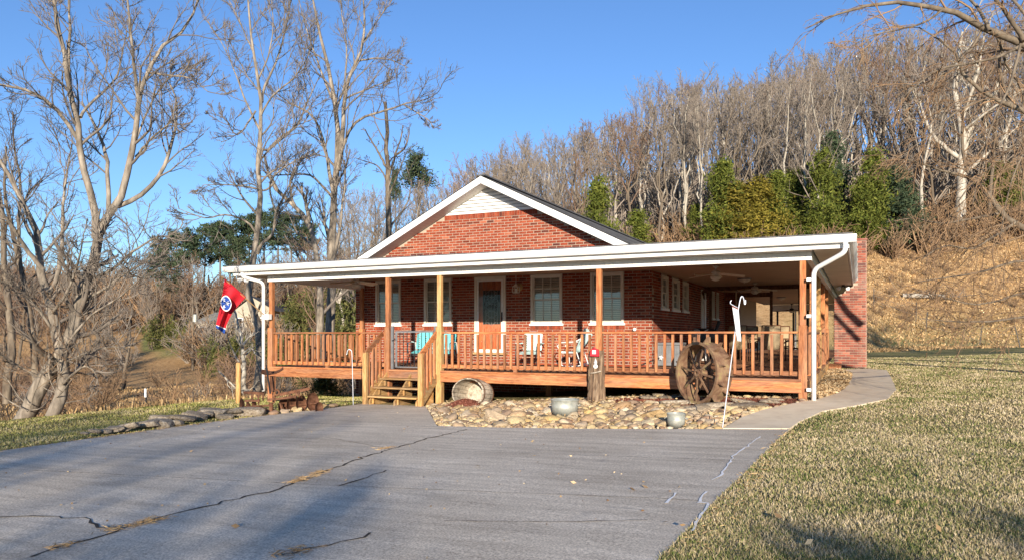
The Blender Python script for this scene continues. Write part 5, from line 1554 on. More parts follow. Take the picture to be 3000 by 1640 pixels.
# ------------------------------------------------------------------ trees
def tubes_np(Pt, R, K=4):
    "Pt (B,N,3) polylines, R (B,N) radii -> verts, quads"
    B, N, _ = Pt.shape
    T = np.gradient(Pt, axis=1); T /= np.linalg.norm(T, axis=2, keepdims=True) + 1e-9
    m = np.abs(T.mean(1)); ref = np.eye(3)[np.argmin(m, axis=1)][:, None, :]
    U = np.cross(T, np.broadcast_to(ref, T.shape)); U /= np.linalg.norm(U, axis=2, keepdims=True) + 1e-9
    W = np.cross(T, U)
    a = np.arange(K) * 2 * math.pi / K
    V = Pt[:, :, None, :] + R[:, :, None, None] * (np.cos(a)[None, None, :, None] * U[:, :, None, :] + np.sin(a)[None, None, :, None] * W[:, :, None, :])
    i = np.arange(B * N * K).reshape(B, N, K)
    q = np.stack([i[:, :-1], np.roll(i, -1, 2)[:, :-1], np.roll(i, -1, 2)[:, 1:], i[:, 1:]], -1)
    return V.reshape(-1, 3), q.reshape(-1, 4)

def sprout(r, Pt, R, n, ratio, ang, N=5, up=.25, jit=.22, t0=.25, t1=1.0, rs=.62, rmin=.006, lmin=.0, lref=None, droop=0.0):
    "n children on every branch"
    B, M_, _ = Pt.shape
    L = np.linalg.norm(np.diff(Pt, axis=1), axis=2).sum(1)
    if lref is not None: L = np.minimum(L, lref)
    t = (np.arange(n)[None, :] + r.uniform(0, 1, (B, n))) / n * (t1 - t0) + t0
    f = t * (M_ - 1); i = np.minimum(f.astype(int), M_ - 2); w = (f - i)[..., None]
    b = np.arange(B)[:, None]
    p0 = Pt[b, i] * (1 - w) + Pt[b, i + 1] * w
    T = Pt[b, i + 1] - Pt[b, i]; T /= np.linalg.norm(T, axis=2, keepdims=True) + 1e-9
    r0 = (R[b, i] * (1 - w[..., 0]) + R[b, i + 1] * w[..., 0]) * rs
    side = r.normal(0, 1, T.shape); side -= T * (side * T).sum(2, keepdims=True); side /= np.linalg.norm(side, axis=2, keepdims=True) + 1e-9
    th_ = np.radians(ang) * r.uniform(.65, 1.35, (B, n, 1))
    D = np.cos(th_) * T + np.sin(th_) * side
    ln = np.maximum(L[:, None] * ratio * (1.15 - .65 * t) * r.uniform(.6, 1.3, (B, n)), lmin)
    D = D.reshape(-1, 3); p = p0.reshape(-1, 3); ln = ln.reshape(-1); r0 = r0.reshape(-1)
    out = [p]
    for k in range(N - 1):
        D = D + r.normal(0, jit, D.shape) + np.array([0, 0, up - droop * k]) * .5
        D /= np.linalg.norm(D, axis=1, keepdims=True)
        p = p + D * (ln / (N - 1))[:, None]
        out.append(p)
    Pn = np.stack(out, 1)
    tap = np.linspace(1, .3, N)[None, :]
    return Pn, np.maximum(r0[:, None] * tap, rmin)

def resample(pts, N):
    pts = curve(pts, 6)
    s = np.concatenate([[0], np.cumsum(np.linalg.norm(np.diff(pts, axis=0), axis=1))])
    u = np.linspace(0, s[-1], N)
    return np.stack([np.interp(u, s, pts[:, k]) for k in range(3)], 1)

def cat_mesh(name, parts, smooth=True):
    Vs, Fs, o = [], [], 0
    for V, F_ in parts:
        Vs.append(V); Fs.append(F_ + o); o += len(V)
    return np_mesh(name, np.concatenate(Vs), np.concatenate(Fs), smooth)

def hero_tree(limbs, base, seed, label, levels, name='bare_tree', cat='tree', group=None, bark='bark', twig='twig', K0=9, mats=None):
    "limbs: list of (polyline in world space, radius at start, radius at end)"
    r = np.random.default_rng(seed)
    base = np.array(base, float)
    t = thing(name, base, label, cat, group)
    N0 = 14
    Pt = np.stack([resample(l[0], N0) for l in limbs])
    Rr = np.stack([np.linspace(l[1], l[2], N0) for l in limbs])
    Pt[:, 1:] += r.normal(0, 1, Pt[:, 1:].shape) * Rr[:, 1:, None] * .22
    V, F_ = tubes_np(Pt - base, Rr, K0)
    me = np_mesh('trunk', V, F_, True); put('trunk', me, M[bark], t)
    parts = []
    cur = (Pt, Rr); fam = [cur]
    for kw in levels:
        kk = dict(kw); K = kk.pop('K', 4); src = kk.pop('src', None)
        cur = sprout(r, *(fam[src] if src is not None else cur), **kk)
        fam.append(cur)
        parts.append(tubes_np(cur[0] - base, cur[1], K))
    me = cat_mesh('crown', parts)
    put('crown', me, M[twig], t)
    return t

def limb(pix, d, drift, r0, r1):
    n = len(pix)
    return ([P(x, y, d + drift * (i / (n - 1)) ** 1.2) for i, (x, y) in enumerate(pix)], r0, r1)

# the big two-stemmed tree on the left
dA = 17.2
A_ = [limb([(62, 1240), (100, 1165), (143, 1088), (195, 1001), (240, 880), (268, 790), (285, 690)], dA, .3, 0.200, 0.104),
      limb([(280, 700), (280, 629), (256, 524), (233, 431), (228, 370), (204, 262), (192, 175), (169, 76), (157, 0), (150, -90), (140, -200)], dA + .3, -.8, 0.092, 0.022),
      limb([(232, 415), (192, 355), (151, 309), (87, 268), (0, 250), (-80, 240)], dA + .1, -1.6, 0.052, 0.016),
      limb([(236, 345), (245, 326), (291, 280), (338, 233), (356, 170), (372, 90)], dA, 1.5, 0.037, 0.011),
      limb([(204, 262), (200, 180), (205, 87), (201, 0), (207, -100)], dA, 1.2, 0.044, 0.015),
      limb([(285, 700), (326, 629), (361, 565), (384, 454), (402, 349), (408, 285), (419, 250), (448, 175), (478, 134), (542, 87), (582, 0), (600, -80)], dA + .3, 1.0, 0.096, 0.015),
      limb([(406, 290), (396, 221), (384, 116), (373, 0), (366, -90)], dA + .9, -1.0, 0.044, 0.015),
      limb([(345, 605), (408, 577), (466, 513), (495, 448), (518, 349), (513, 280), (490, 236)], dA + .5, .8, 0.063, 0.015),
      limb([(318, 640), (314, 495), (303, 431), (262, 338), (240, 300)], dA + .4, 1.5, 0.059, 0.022),
      limb([(398, 460), (440, 410), (500, 360), (516, 345)], dA + .8, -.9, 0.033, 0.011),
      limb([(440, 215), (500, 222), (560, 232), (610, 270)], dA + 1.1, -1.2, 0.030, 0.009),
      limb([(384, 454), (430, 330), (470, 260), (520, 205), (580, 190)], dA + .9, 1.6, 0.030, 0.009),
      limb([(262, 820), (330, 790), (380, 745), (450, 700), (480, 692)], dA + .3, -1.4, 0.044, 0.011),
      limb([(240, 880), (300, 850), (370, 800), (440, 760), (446, 752)], dA + .2, -1.8, 0.037, 0.009),
      limb([(150, 1225), (168, 1170), (184, 1123), (180, 1060), (166, 985), (152, 915), (140, 850), (122, 790), (110, 700), (82, 629), (40, 540), (0, 470)], dA - .3, .9, 0.148, 0.037),
      limb([(143, 860), (175, 790), (182, 700), (186, 590), (200, 480), (212, 420)], dA, 1.4, 0.052, 0.015),
      limb([(125, 790), (70, 720), (20, 640), (-40, 560)], dA, -1.2, 0.059, 0.015),
      limb([(166, 985), (110, 900), (60, 850), (0, 820)], dA, -1.0, 0.037, 0.011),
      limb([(152, 915), (200, 850), (230, 760), (245, 690)], dA - .1, -1.2, 0.037, 0.011),
      limb([(184, 1123), (240, 1075), (275, 1085), (290, 1130)], dA - .3, -1.0, 0.033, 0.009),
      limb([(190, 1060), (260, 1030), (330, 1015), (360, 1020)], dA - .3, -1.4, 0.026, 0.007),
      limb([(130, 1110), (70, 1080), (0, 1040), (-60, 1030)], dA, -1.0, 0.030, 0.007),
      limb([(170, 1040), (260, 930), (350, 870), (430, 800)], dA, -1.3, 0.033, 0.009)]
LV = [dict(n=11, ratio=.40, ang=44, N=7, up=.2, jit=.15, rs=.5, rmin=.011, K=5, lref=4.5), dict(n=7, ratio=.55, ang=42, N=6, up=.16, jit=.15, rs=.55, rmin=.006), dict(n=5, ratio=.62, ang=40, N=5, up=.12, jit=.15, rs=.6, rmin=.0042, K=3)]
hero_tree(A_, onG(110, 1238), 11, 'big bare grey tree with two leaning stems at the far left', LV, bark='bark_tan', twig='twig')
# water sprouts round its foot
SPR = []
for i in range(18):
    f = random.random(); sx, sy = (150 + 35 * f, 1215 - 190 * f) if i % 2 else (70 + 90 * f, 1225 - 170 * f)
    a = random.uniform(.15, 3.0); L_ = random.uniform(90, 260)
    ex, ey = sx + L_ * math.cos(a), sy - L_ * abs(math.sin(a)) * .9
    SPR.append(limb([(sx, sy), (sx + (ex - sx) * .35 + random.uniform(-14, 14), sy + (ey - sy) * .25), (sx + (ex - sx) * .7, sy + (ey - sy) * .6 + random.uniform(-14, 14)), (ex, ey)], dA - .3, random.uniform(-1, 1), .014, .005))
hero_tree(SPR, onG(150, 1232), 12, 'tangle of thin sprouts round the foot of the leaning left tree', [dict(n=7, ratio=.5, ang=40, N=5, rmin=.005, K=3), dict(n=4, ratio=.5, ang=40, N=4, rmin=.004, K=3)], name='bare_shrub', cat='shrub', twig='brush', bark='bark_tan')
# slim dark trees at the left edge
dG = 24
GL = [limb([(20, 1180), (32, 1000), (15, 820), (5, 640), (-20, 480), (-40, 300)], dG, 1, .14, .03), limb([(112, 1150), (90, 950), (60, 790), (38, 690), (15, 560), (18, 430)], dG + 1, 1, .13, .03),
      limb([(60, 790), (55, 650), (60, 540), (40, 420), (38, 330)], dG + 1.5, .6, .07, .02)]
hero_tree(GL, gp(70, dG), 13, 'slim dark bare trees behind the big tree at the left edge', LV, bark='bark', twig='twig_dark')

# three tall trees behind the porch
dB = 28.5
B_ = [limb([(752, 1150), (758, 1090), (760, 1000), (752, 945), (742, 915), (731, 862), (733, 800), (738, 773), (754, 706), (762, 647), (759, 575), (755, 487), (758, 440), (763, 400), (766, 320), (755, 233), (737, 116), (726, 0), (720, -80)], dB, .6, 0.164, 0.025),
      limb([(745, 930), (775, 870), (800, 830), (830, 800)], dB, -1.5, 0.049, 0.017),
      limb([(755, 745), (763, 720), (798, 685), (810, 618), (830, 580), (856, 522)], dB, -.9, 0.070, 0.021),
      limb([(810, 625), (790, 560), (800, 520), (850, 480), (905, 452)], dB - .5, -.8, 0.041, 0.013),
      limb([(763, 410), (772, 448), (825, 402), (871, 367), (905, 290), (941, 215)], dB + .3, 1.5, 0.066, 0.013),
      limb([(760, 430), (749, 326), (696, 396), (660, 350), (615, 332)][1:], dB + .4, -1.5, 0.041, 0.010),
      limb([(758, 560), (749, 553), (710, 546), (667, 542), (597, 542)], dB + .3, -1.2, 0.045, 0.010),
      limb([(768, 300), (772, 262), (813, 175), (842, 58), (850, -20)], dB + .5, 1.4, 0.057, 0.013),
      limb([(756, 690), (719, 647), (658, 630), (600, 639), (520, 610)], dB + .2, -1.4, 0.049, 0.010),
      limb([(760, 380), (720, 300), (680, 190), (640, 110), (615, 80)], dB + .4, .8, 0.045, 0.010),
      limb([(762, 470), (800, 430), (850, 390), (890, 350)], dB + .4, -1.8, 0.037, 0.010),
      limb([(764, 340), (800, 280), (860, 230), (900, 170), (930, 100)], dB + .4, -1.4, 0.041, 0.010),
      limb([(740, 150), (700, 60), (670, 0), (650, -50)], dB + .6, 1, 0.033, 0.010), limb([(755, 240), (790, 150), (800, 60), (790, -30)], dB + .6, -.8, 0.037, 0.010)]
LVB = [dict(n=9, ratio=.42, ang=40, N=7, up=.26, jit=.14, rs=.5, rmin=.015, K=5, lref=7.0), dict(n=7, ratio=.52, ang=40, N=6, up=.2, jit=.14, rs=.55, rmin=.009), dict(n=5, ratio=.6, ang=38, N=5, up=.14, jit=.15, rs=.6, rmin=.006, K=3)]
hero_tree(B_, gp(752, dB), 21, 'tall pale bare tree rising just left of the porch roof by the flag', LVB, bark='bark_tan', twig='twig')
dC = 32.5
C_ = [limb([(968, 1120), (967, 911), (968, 840), (970, 761), (970, 700), (972, 633), (978, 575), (990, 516), (990, 429), (993, 408), (982, 303), (964, 204), (929, 76), (918, 0), (905, -70)], dC, .5, .24, .03),
      limb([(990, 500), (999, 443), (1003, 370), (1005, 309), (1023, 233), (1057, 157), (1069, 70), (1063, 0), (1060, -60)], dC, 1.2, .12, .025),
      limb([(988, 520), (999, 443), (1040, 361), (1104, 332), (1150, 318), (1191, 303), (1240, 295), (1279, 274)], dC, -1.8, .085, .014),
      limb([(978, 570), (953, 437), (929, 361), (895, 325), (860, 309), (810, 275), (778, 250)], dC, 1.0, .09, .015),
      limb([(974, 580), (940, 540), (906, 513), (860, 512), (825, 513), (760, 520)], dC, -1.4, .06, .014),
      limb([(1180, 306), (1220, 330), (1255, 352), (1272, 378)], dC - 1.7, -.3, .035, .012),
      limb([(1010, 290), (1080, 260), (1130, 240), (1150, 225)], dC + .8, 1.0, .045, .012),
      limb([(1050, 180), (1100, 172), (1150, 178), (1195, 200)], dC + 1, -1, .045, .012),
      limb([(983, 310), (960, 260), (930, 180), (905, 110), (880, 20), (870, -40)], dC + .3, 1.4, .06, .012),
      limb([(985, 330), (1010, 240), (1015, 130), (1000, 30), (1000, -50)], dC + .3, .9, .055, .012),
      limb([(1060, 130), (1100, 70), (1130, 20), (1140, -40)], dC + 1.1, 1, .04, .012),
      limb([(968, 790), (990, 700), (1004, 600), (1012, 520), (1008, 470)], dC - .6, .4, .09, .03)]
hero_tree(C_, gp(968, dC), 22, 'tallest forked bare tree just left of the brick gable', LVB, bark='bark_tan', twig='twig')
dD = 31
D_ = [limb([(934, 1120), (936, 976), (936, 839), (929, 761), (917, 690), (905, 655), (891, 633), (833, 580), (789, 522), (775, 458)], dD, .8, .19, .05), limb([(905, 655), (900, 610), (888, 570), (884, 545)], dD + .4, .2, .09, .05),
      limb([(870, 615), (850, 560), (860, 500), (900, 450)], dD + .5, -1, .06, .015), limb([(800, 540), (770, 560), (740, 540), (700, 545)], dD + .6, -1.2, .05, .014)]
hero_tree(D_, gp(934, dD), 23, 'bare tree with a sharply leaning top between the two tall pale trees', LVB, bark='bark_tan', twig='twig')
dE = 46
E_ = [limb([(1139, 900), (1139, 681), (1136, 495), (1133, 420), (1133, 326), (1128, 300)], dE, .2, .24, .1), limb([(1137, 520), (1160, 450), (1174, 408), (1180, 370)], dE, .6, .09, .03), limb([(1160, 455), (1185, 435), (1197, 400), (1198, 373)], dE, -.5, .07, .03),
      limb([(1136, 500), (1105, 440), (1080, 400), (1070, 380)], dE, -.8, .09, .03), limb([(1136, 540), (1110, 490), (1060, 470), (1040, 463)], dE, .8, .06, .02), limb([(1137, 580), (1170, 500), (1190, 450), (1205, 430)], dE, .5, .06, .02)]
hero_tree(E_, gp(1139, dE), 24, 'dead broken topped tree standing left of the gable peak', [dict(n=5, ratio=.3, ang=50, N=5, up=.1, jit=.22, rs=.45, rmin=.02), dict(n=4, ratio=.4, ang=50, N=4, rmin=.014, K=3), dict(n=3, ratio=.5, ang=50, N=4, rmin=.01, K=3)], bark='bark', twig='twig')
# white forked sapling by the wooden post
S_ = [limb([(715, 1150), (713, 1060), (708, 990), (700, 960)], 26, .3, .09, .05), limb([(712, 1010), (730, 985), (745, 975)], 26, .4, .05, .03), limb([(710, 1035), (735, 1020), (752, 1040)], 26, -.4, .04, .02), limb([(700, 960), (690, 915), (670, 880)], 26.3, .3, .04, .015),
      limb([(640, 1085), (680, 1125), (700, 1140), (730, 1145)], 25.4, .2, .03, .03)]
hero_tree(S_, gp(715, 26), 25, 'small pale forked sapling behind the bare wooden post', [dict(n=6, ratio=.6, ang=40, N=5, rmin=.01, K=4), dict(n=4, ratio=.5, ang=40, N=4, rmin=.007, K=3)], name='sapling', cat='sapling', bark='bark_pale', twig='bark_pale')

# overhanging tree at the right
dF = 12.5
tb = gp(3640, 13.4)
F_ = [([tb - (0, 0.000, 0.0800), tb + (.05, 0.000, 0.9600), tb + (.0, 0.062, 2.0000), tb + (-.1, 0.062, 3.2000), tb + (-.1, 0.124, 4.8000), tb + (.2, 0.186, 7.2000)], 0.211, 0.0720),
      limb([(3320, 560), (3180, 330), (3080, 180), (3000, 128), (2891, 87), (2809, 41), (2733, 23), (2658, 6), (2541, 17), (2442, 47), (2366, 82)], 13.0, -1.3, 0.105, 0.0096),
      limb([(3310, 640), (3180, 460), (3080, 370), (3000, 326), (2908, 285), (2832, 233), (2809, 169), (2751, 116), (2693, 82)], 13.0, -.2, 0.081, 0.0096),
      limb([(3320, 800), (3200, 760), (3080, 710), (3000, 670), (2937, 629), (2891, 559), (2838, 518), (2821, 443), (2818, 349), (2840, 280)], 13.0, .8, 0.081, 0.0120),
      limb([(2845, 522), (2762, 501), (2693, 478), (2629, 460), (2576, 443)], 13.6, -.6, 0.031, 0.0080),
      limb([(3200, 780), (3000, 765), (2900, 790), (2818, 807), (2740, 818), (2690, 826)], 12.8, -1.2, 0.031, 0.0064),
      limb([(3220, 850), (3000, 859), (2930, 880), (2852, 890), (2780, 875), (2724, 859)], 12.6, -.8, 0.028, 0.0064),
      limb([(3250, 900), (3000, 928), (2940, 936), (2887, 942), (2780, 940), (2692, 932)], 12.4, -.6, 0.028, 0.0064),
      limb([(2930, 625), (2850, 640), (2760, 655), (2680, 640), (2600, 650)], 13.5, .6, 0.025, 0.0064),
      limb([(2890, 290), (2800, 330), (2720, 400), (2660, 440)], 12.8, -.9, 0.025, 0.0064),
      limb([(3000, 125), (2950, 40), (2880, -40), (2800, -90)], 12.6, -.6, 0.043, 0.0096), limb([(2900, 92), (2860, 20), (2800, -30), (2700, -60)], 12.4, 1.0, 0.031, 0.0080),
      limb([(3050, 340), (2980, 420), (2920, 470), (2830, 560), (2780, 640)], 12.9, -1.0, 0.028, 0.0064),
      limb([(3000, 128), (2920, 170), (2820, 190), (2740, 210), (2640, 290)], 12.6, -.8, 0.028, 0.0064),
      limb([(2980, 650), (2900, 700), (2840, 730), (2770, 720), (2700, 760)], 12.8, -.8, 0.025, 0.0064),
      limb([(2960, 310), (2930, 210), (2940, 110), (2990, 30), (3020, -60)], 13, .8, 0.031, 0.0080),
      limb([(3080, 200), (3040, 300), (3010, 420), (2960, 540), (2930, 700)], 12.4, -1.4, 0.025, 0.0056),
      limb([(3150, 250), (3060, 120), (2960, -10), (2900, -60)], 12.8, .5, 0.050, 0.0120), limb([(2880, 85), (2840, 150), (2790, 190), (2720, 260), (2700, 300)], 12.6, -.6, 0.022, 0.0056),
      limb([(2920, 95), (2950, 190), (2990, 260), (3010, 360)], 12.8, .8, 0.025, 0.0064), limb([(2760, 30), (2700, 70), (2620, 90), (2540, 110), (2480, 150)], 12.0, -.5, 0.019, 0.0048),
      limb([(2990, 130), (2960, 250), (2920, 330), (2880, 450), (2850, 600)], 12.2, -1.2, 0.022, 0.0056)]
LVF = [dict(n=12, ratio=.36, ang=46, N=7, up=-.02, jit=.16, rs=.42, rmin=.0065, K=4, lref=3.8, droop=.05), dict(n=5, ratio=.6, ang=36, N=6, up=-.1, jit=.15, rs=.55, rmin=.0042, K=3, lref=1.5, droop=.05), dict(n=3, ratio=.6, ang=36, N=5, up=-.12, jit=.16, rs=.6, rmin=.0030, K=3, droop=.06)]
hero_tree(F_, tb, 31, 'near bare tree whose drooping twigs fill the right edge', LVF, bark='bark', twig='brush')
# sycamore at the field edge on the right
tb = gp(2812, 72)
Y_ = [([tb - (0, 0, .3), tb + (0, 0, 4), tb + (.2, 0, 9), tb + (-.4, .4, 14), tb + (.3, .5, 19)], .52, .12), ([tb + (.1, 0, 8), tb + (2, .5, 11), tb + (4, 1, 15)], .24, .07), ([tb + (0, 0, 6.5), tb + (-2.5, -1, 9), tb + (-4, -1, 14)], .22, .06), ([tb + (0, 0, 10), tb + (1.2, -1.5, 14), tb + (2, -2, 19)], .2, .06)]
hero_tree(Y_, tb, 32, 'thick white trunked sycamore at the top of the dry field on the right', [dict(n=8, ratio=.35, ang=42, N=6, up=.2, rs=.5, rmin=.04, K=4), dict(n=6, ratio=.45, ang=42, N=5, rmin=.025, K=3), dict(n=5, ratio=.5, ang=42, N=4, rmin=.016, K=3)], bark='bark_pale', twig='bark_pale')

# --- woods: variants modelled once, every tree its own object
def bare_variant(seed, h=1.0, forked=False, spread=1.0, lean=.03, first=.35, twigr=.00095, nb=10, n2=6, n3=4, n4=0):
    r = np.random.default_rng(seed)
    z = np.linspace(0, 1, 12)
    wob = np.cumsum(r.normal(0, .012, (12, 2)), axis=0) + np.outer(z, r.normal(0, lean, 2))
    tr = np.column_stack([wob, z * .92])
    L0 = [tr]; R0 = [np.interp(z, [0, .3, 1], [.0125, .009, .002])]
    if forked:
        k = r.integers(3, 6)
        for s in range(2):
            dirv = np.append(r.normal(0, .22, 2), 1); t_ = np.linspace(0, 1, 12)[:, None]
            L0.append(tr[k] + t_ * dirv * (.93 - z[k]) + np.column_stack([np.cumsum(r.normal(0, .012, (12, 2)), axis=0), np.zeros(12)])); R0.append(np.linspace(.007, .0018, 12))
    Pt = np.stack(L0); Rr = np.stack(R0)
    V0, F0 = tubes_np(Pt, Rr, 6)
    c1 = sprout(r, Pt, Rr, nb, .36 * spread, 40, 6, .3, .13, first, .98, .5, twigr * 1.8)
    c2 = sprout(r, *c1, n2, .5, 40, 5, .22, .18, .2, 1, .6, twigr * 1.3)
    c3 = sprout(r, *c2, n3, .55, 42, 4, .15, .2, .15, 1, .65, twigr)
    ps = [tubes_np(*c1, 4), tubes_np(*c2, 3), tubes_np(*c3, 3)]
    if n4:
        c4 = sprout(r, *c3, n4, .6, 42, 3, .1, .2, .2, 1, .7, twigr * .8)
        ps.append(tubes_np(*c4, 3))
    return np_mesh('trunk', V0, F0, True), cat_mesh('crown', ps)

VAR = [bare_variant(200 + i, forked=(i % 2 == 0), spread=[.85, 1.05, .75, 1.15, .9, 1.0, .8, 1.1][i], first=[.3, .2, .4, .25, .35, .2, .4, .25][i]) for i in range(8)]
kinds = [('bark_pale', 'twig_hill', 'pale trunked bare tree among the crowded hillside woods'), ('bark', 'twig_red', 'bare tree with russet twigs in the hillside woods'),
         ('bark', 'twig_hill', 'bare tree with a dull brown trunk in the hillside woods')]
KM = []
for i, (tm, cm_) in enumerate(VAR):
    tm.materials.append(M['bark_pale']); cm_.materials.append(M['twig_hill'])
    for bk, tw, lb in kinds:
        a, b = tm.copy(), cm_.copy()
        a.materials.clear(); a.materials.append(M[bk]); b.materials.clear(); b.materials.append(M[tw])
        KM.append((a, b, lb))
def where(px):
    for lim, tx in ((1180, 'left of the gable'), (1480, 'behind the gable peak'), (1700, 'above the right roof slope'), (1950, 'above the middle porch roof'), (2250, 'above the golden cedars'), (2520, 'above the porch roof corner'), (2760, 'above the chimney'), (9999, 'behind the right edge twigs')):
        if px < lim: return tx
def plant(k, p, h, wid=1.0, label=None, group='bare trees of the hillside woods', sink=.3):
    a, b, lb = KM[k]
    t = bpy.data.objects.new('bare_tree', None); COL.objects.link(t)
    t.location = (p[0], p[1], p[2] - sink); t.rotation_euler = (random.uniform(-.05, .05), random.uniform(-.05, .05), random.uniform(0, 6.28)); t.scale = (h * wid, h * wid, h)
    tag(t, label or lb, 'tree', group)
    for nm, me in (('trunk', a), ('crown', b)):
        o = bpy.data.objects.new(nm, me); COL.objects.link(o); o.parent = t
    return t
# skyline heights wanted (photo row of tree tops) for each photo column
SKX = [-200, 0, 150, 300, 430, 520, 700, 900, 1050, 1200, 1320, 1500, 1620, 1750, 1840, 1910, 2010, 2200, 2380, 2500, 2600, 3300]
SKY = [640, 660, 700, 740, 748, 735, 700, 650, 570, 510, 500, 425, 405, 335, 300, 235, 222, 222, 170, 110, 70, 40]
count = 0
spots = []
tries = 0
def far_enough(x, y, dmin):
    return all((x - a) ** 2 + (y - b) ** 2 > dmin * dmin for a, b in spots)
while count < 205 and tries < 6000:
    tries += 1
    px = random.uniform(1010, 3080)
    d = random.choice([random.uniform(69, 88), random.uniform(86, 110), random.uniform(108, 130)])
    if 1050 < px < 1480 and random.random() < .5: continue
    p = gp(px, d)
    if not far_enough(p[0], p[1], 2.2): continue
    top = np.interp(px, SKX, SKY)
    hmax = (HZ - top) / FOC * d + CAM[2] - p[2]
    h = min(hmax * random.uniform(.9, 1.0), random.uniform(15, 23))
    if d > 108: h = min(hmax * random.uniform(.93, 1.03), 26)
    if h < 6: continue
    spots.append((p[0], p[1]))
    i = random.randrange(8); kd = random.choices([0, 1, 2], [.36, .16, .48])[0]
    row = 'front' if d < 88 else 'middle' if d < 109 else 'skyline'
    lb = ['pale trunked', 'russet twigged', 'dull brown'][kd] + ' bare tree, ' + row + ' of woods, ' + where(px)
    plant(i * 3 + kd, p, h, random.uniform(.8, 1.15), lb); count += 1
for px, d, h in ((1870, 79, 14), (1930, 77, 12), (2005, 76, 15), (1985, 80, 17), (2090, 78, 13), (2300, 79, 16), (2350, 77, 15), (2120, 76, 9), (2440, 76, 13), (1800, 78, 12)):
    plant(random.choice([0, 6, 12, 18]), gp(px, d), h, 1.0, 'white stemmed young tree at the front edge of the woods ' + where(px), 'white stemmed trees along the edge of the woods')
def lwhere(px):
    for lim, tx in ((130, 'at the far left edge'), (300, 'behind the leaning tree'), (450, 'left of the green field'), (640, 'behind the utility pole'), (760, 'behind the flag'), (900, 'seen over the left railing'), (9999, 'just left of the brick wall')):
        if px < lim: return tx
n_left = 0
tries = 0
while n_left < 58 and tries < 4000:
    tries += 1
    px = random.uniform(-120, 1060); d = random.uniform(52, 190)
    if 400 < px < 600 and d < 125: continue
    if 560 < px < 830 and 60 < d < 104: continue
    p = gp(px, d)
    if not far_enough(p[0], p[1], 2.5): continue
    top = np.interp(px, SKX, SKY)
    h = min(((HZ - top) / FOC * d + CAM[2] - p[2]) * random.uniform(.75, 1.0), random.uniform(8, 17))
    if h < 3: continue
    spots.append((p[0], p[1]))
    plant(random.randrange(8) * 3 + random.choice([1, 2, 2, 1, 0]), p, h, random.uniform(.9, 1.35), 'bare ' + ('near' if d < 85 else 'distant') + ' tree in the valley woods ' + lwhere(px), 'bare trees of the valley woods'); n_left += 1

for k in range(24):
    px = random.uniform(425, 930); d_ = random.uniform(102, 117); p = gp(px, d_)
    top = np.interp(px, [425, 500, 600, 700, 800, 930], [800, 780, 765, 760, 745, 730]) + random.uniform(-25, 60)
    plant(random.randrange(8) * 3 + random.choice([1, 2, 1]), p, max(3, (HZ - top) / FOC * d_ + CAM[2] - p[2]), random.uniform(1.0, 1.5), 'bare thicket tree under the row of pines, ' + lwhere(px), 'bare thicket trees under the pines')
# --- evergreens
def tri_leaves(C, size, r, aspect=.5, vert=0.0):
    n = len(C)
    A = r.normal(0, 1, (n, 3)); A[:, 2] += vert; A /= np.linalg.norm(A, axis=1)[:, None]
    B = r.normal(0, 1, (n, 3)); B -= A * (A * B).sum(1)[:, None]; B /= np.linalg.norm(B, axis=1)[:, None]
    s = size * r.uniform(.6, 1.4, (n, 1))
    V = np.stack([C - A * s * .6 - B * s * aspect * .5, C - A * s * .6 + B * s * aspect * .5, C + A * s], 1)
    return V.reshape(-1, 3), np.arange(3 * n).reshape(n, 3)
def cedar_mesh(seed, n=9000, wid=.2, lo=.04):
    r = np.random.default_rng(seed)
    nb = 95
    zb = lo + (1 - lo) * r.uniform(0, 1, nb) ** 1.15
    prof_ = wid * np.clip((1 - zb) * 1.35, .05, 1) ** .7 * np.minimum(1, (zb + .06) * 6) * r.uniform(.55, 1.25, nb)
    an = r.uniform(0, 6.28, nb)
    C = []
    for z, w, a in zip(zb, prof_, an):
        m = n // nb
        t = r.uniform(.1, 1, m) ** .6
        q = np.column_stack([np.cos(a) * w * t, np.sin(a) * w * t, z + .35 * w * t]) + r.normal(0, 1, (m, 3)) * np.array([.024, .024, .022]) * (1 + .6 * t[:, None])
        C.append(q)
    C = np.concatenate(C)
    V, F_ = tri_leaves(C, .021, r, .55, .5)
    me = np_mesh('crown', V, F_)
    z = np.linspace(0, .9, 5)
    V2, F2 = tubes_np(np.stack([np.zeros(5), np.zeros(5), z], 1)[None], np.linspace(.014, .002, 5)[None], 6)
    return np_mesh('trunk', V2, F2, True), me
def pine_mesh(seed, n=3600, first=.5, wid=.2, flat=.5, tuft=.028):
    r = np.random.default_rng(seed)
    z = np.linspace(0, .97, 8)
    wob = np.cumsum(r.normal(0, .006, (8, 2)), axis=0)
    tr = np.column_stack([wob, z])[None]; R_ = np.linspace(.014, .003, 8)[None]
    c1 = sprout(r, tr, R_, 34, wid, 72, 5, .12, .12, first, .99, .45, .0022)
    c2 = sprout(r, *c1, 5, .5, 45, 4, .1, .15, .3, 1, .6, .0014)
    Vt, Ft = cat_parts([tubes_np(tr, R_, 6), tubes_np(*c1, 4), tubes_np(*c2, 3)])
    tips = np.concatenate([c2[0][:, 1:].reshape(-1, 3), c1[0][:, 3:].reshape(-1, 3)])
    C = tips[r.integers(0, len(tips), n)] + r.normal(0, 1, (n, 3)) * np.array([.018, .018, .018 * flat])
    V, F_ = tri_leaves(C, tuft, r, .32)
    return np_mesh('trunk', Vt, Ft, True), np_mesh('crown', V, F_)
def cat_parts(parts):
    Vs, Fs, o = [], [], 0
    for V, F_ in parts: Vs.append(V); Fs.append(F_ + o); o += len(V)
    return np.concatenate(Vs), np.concatenate(Fs)
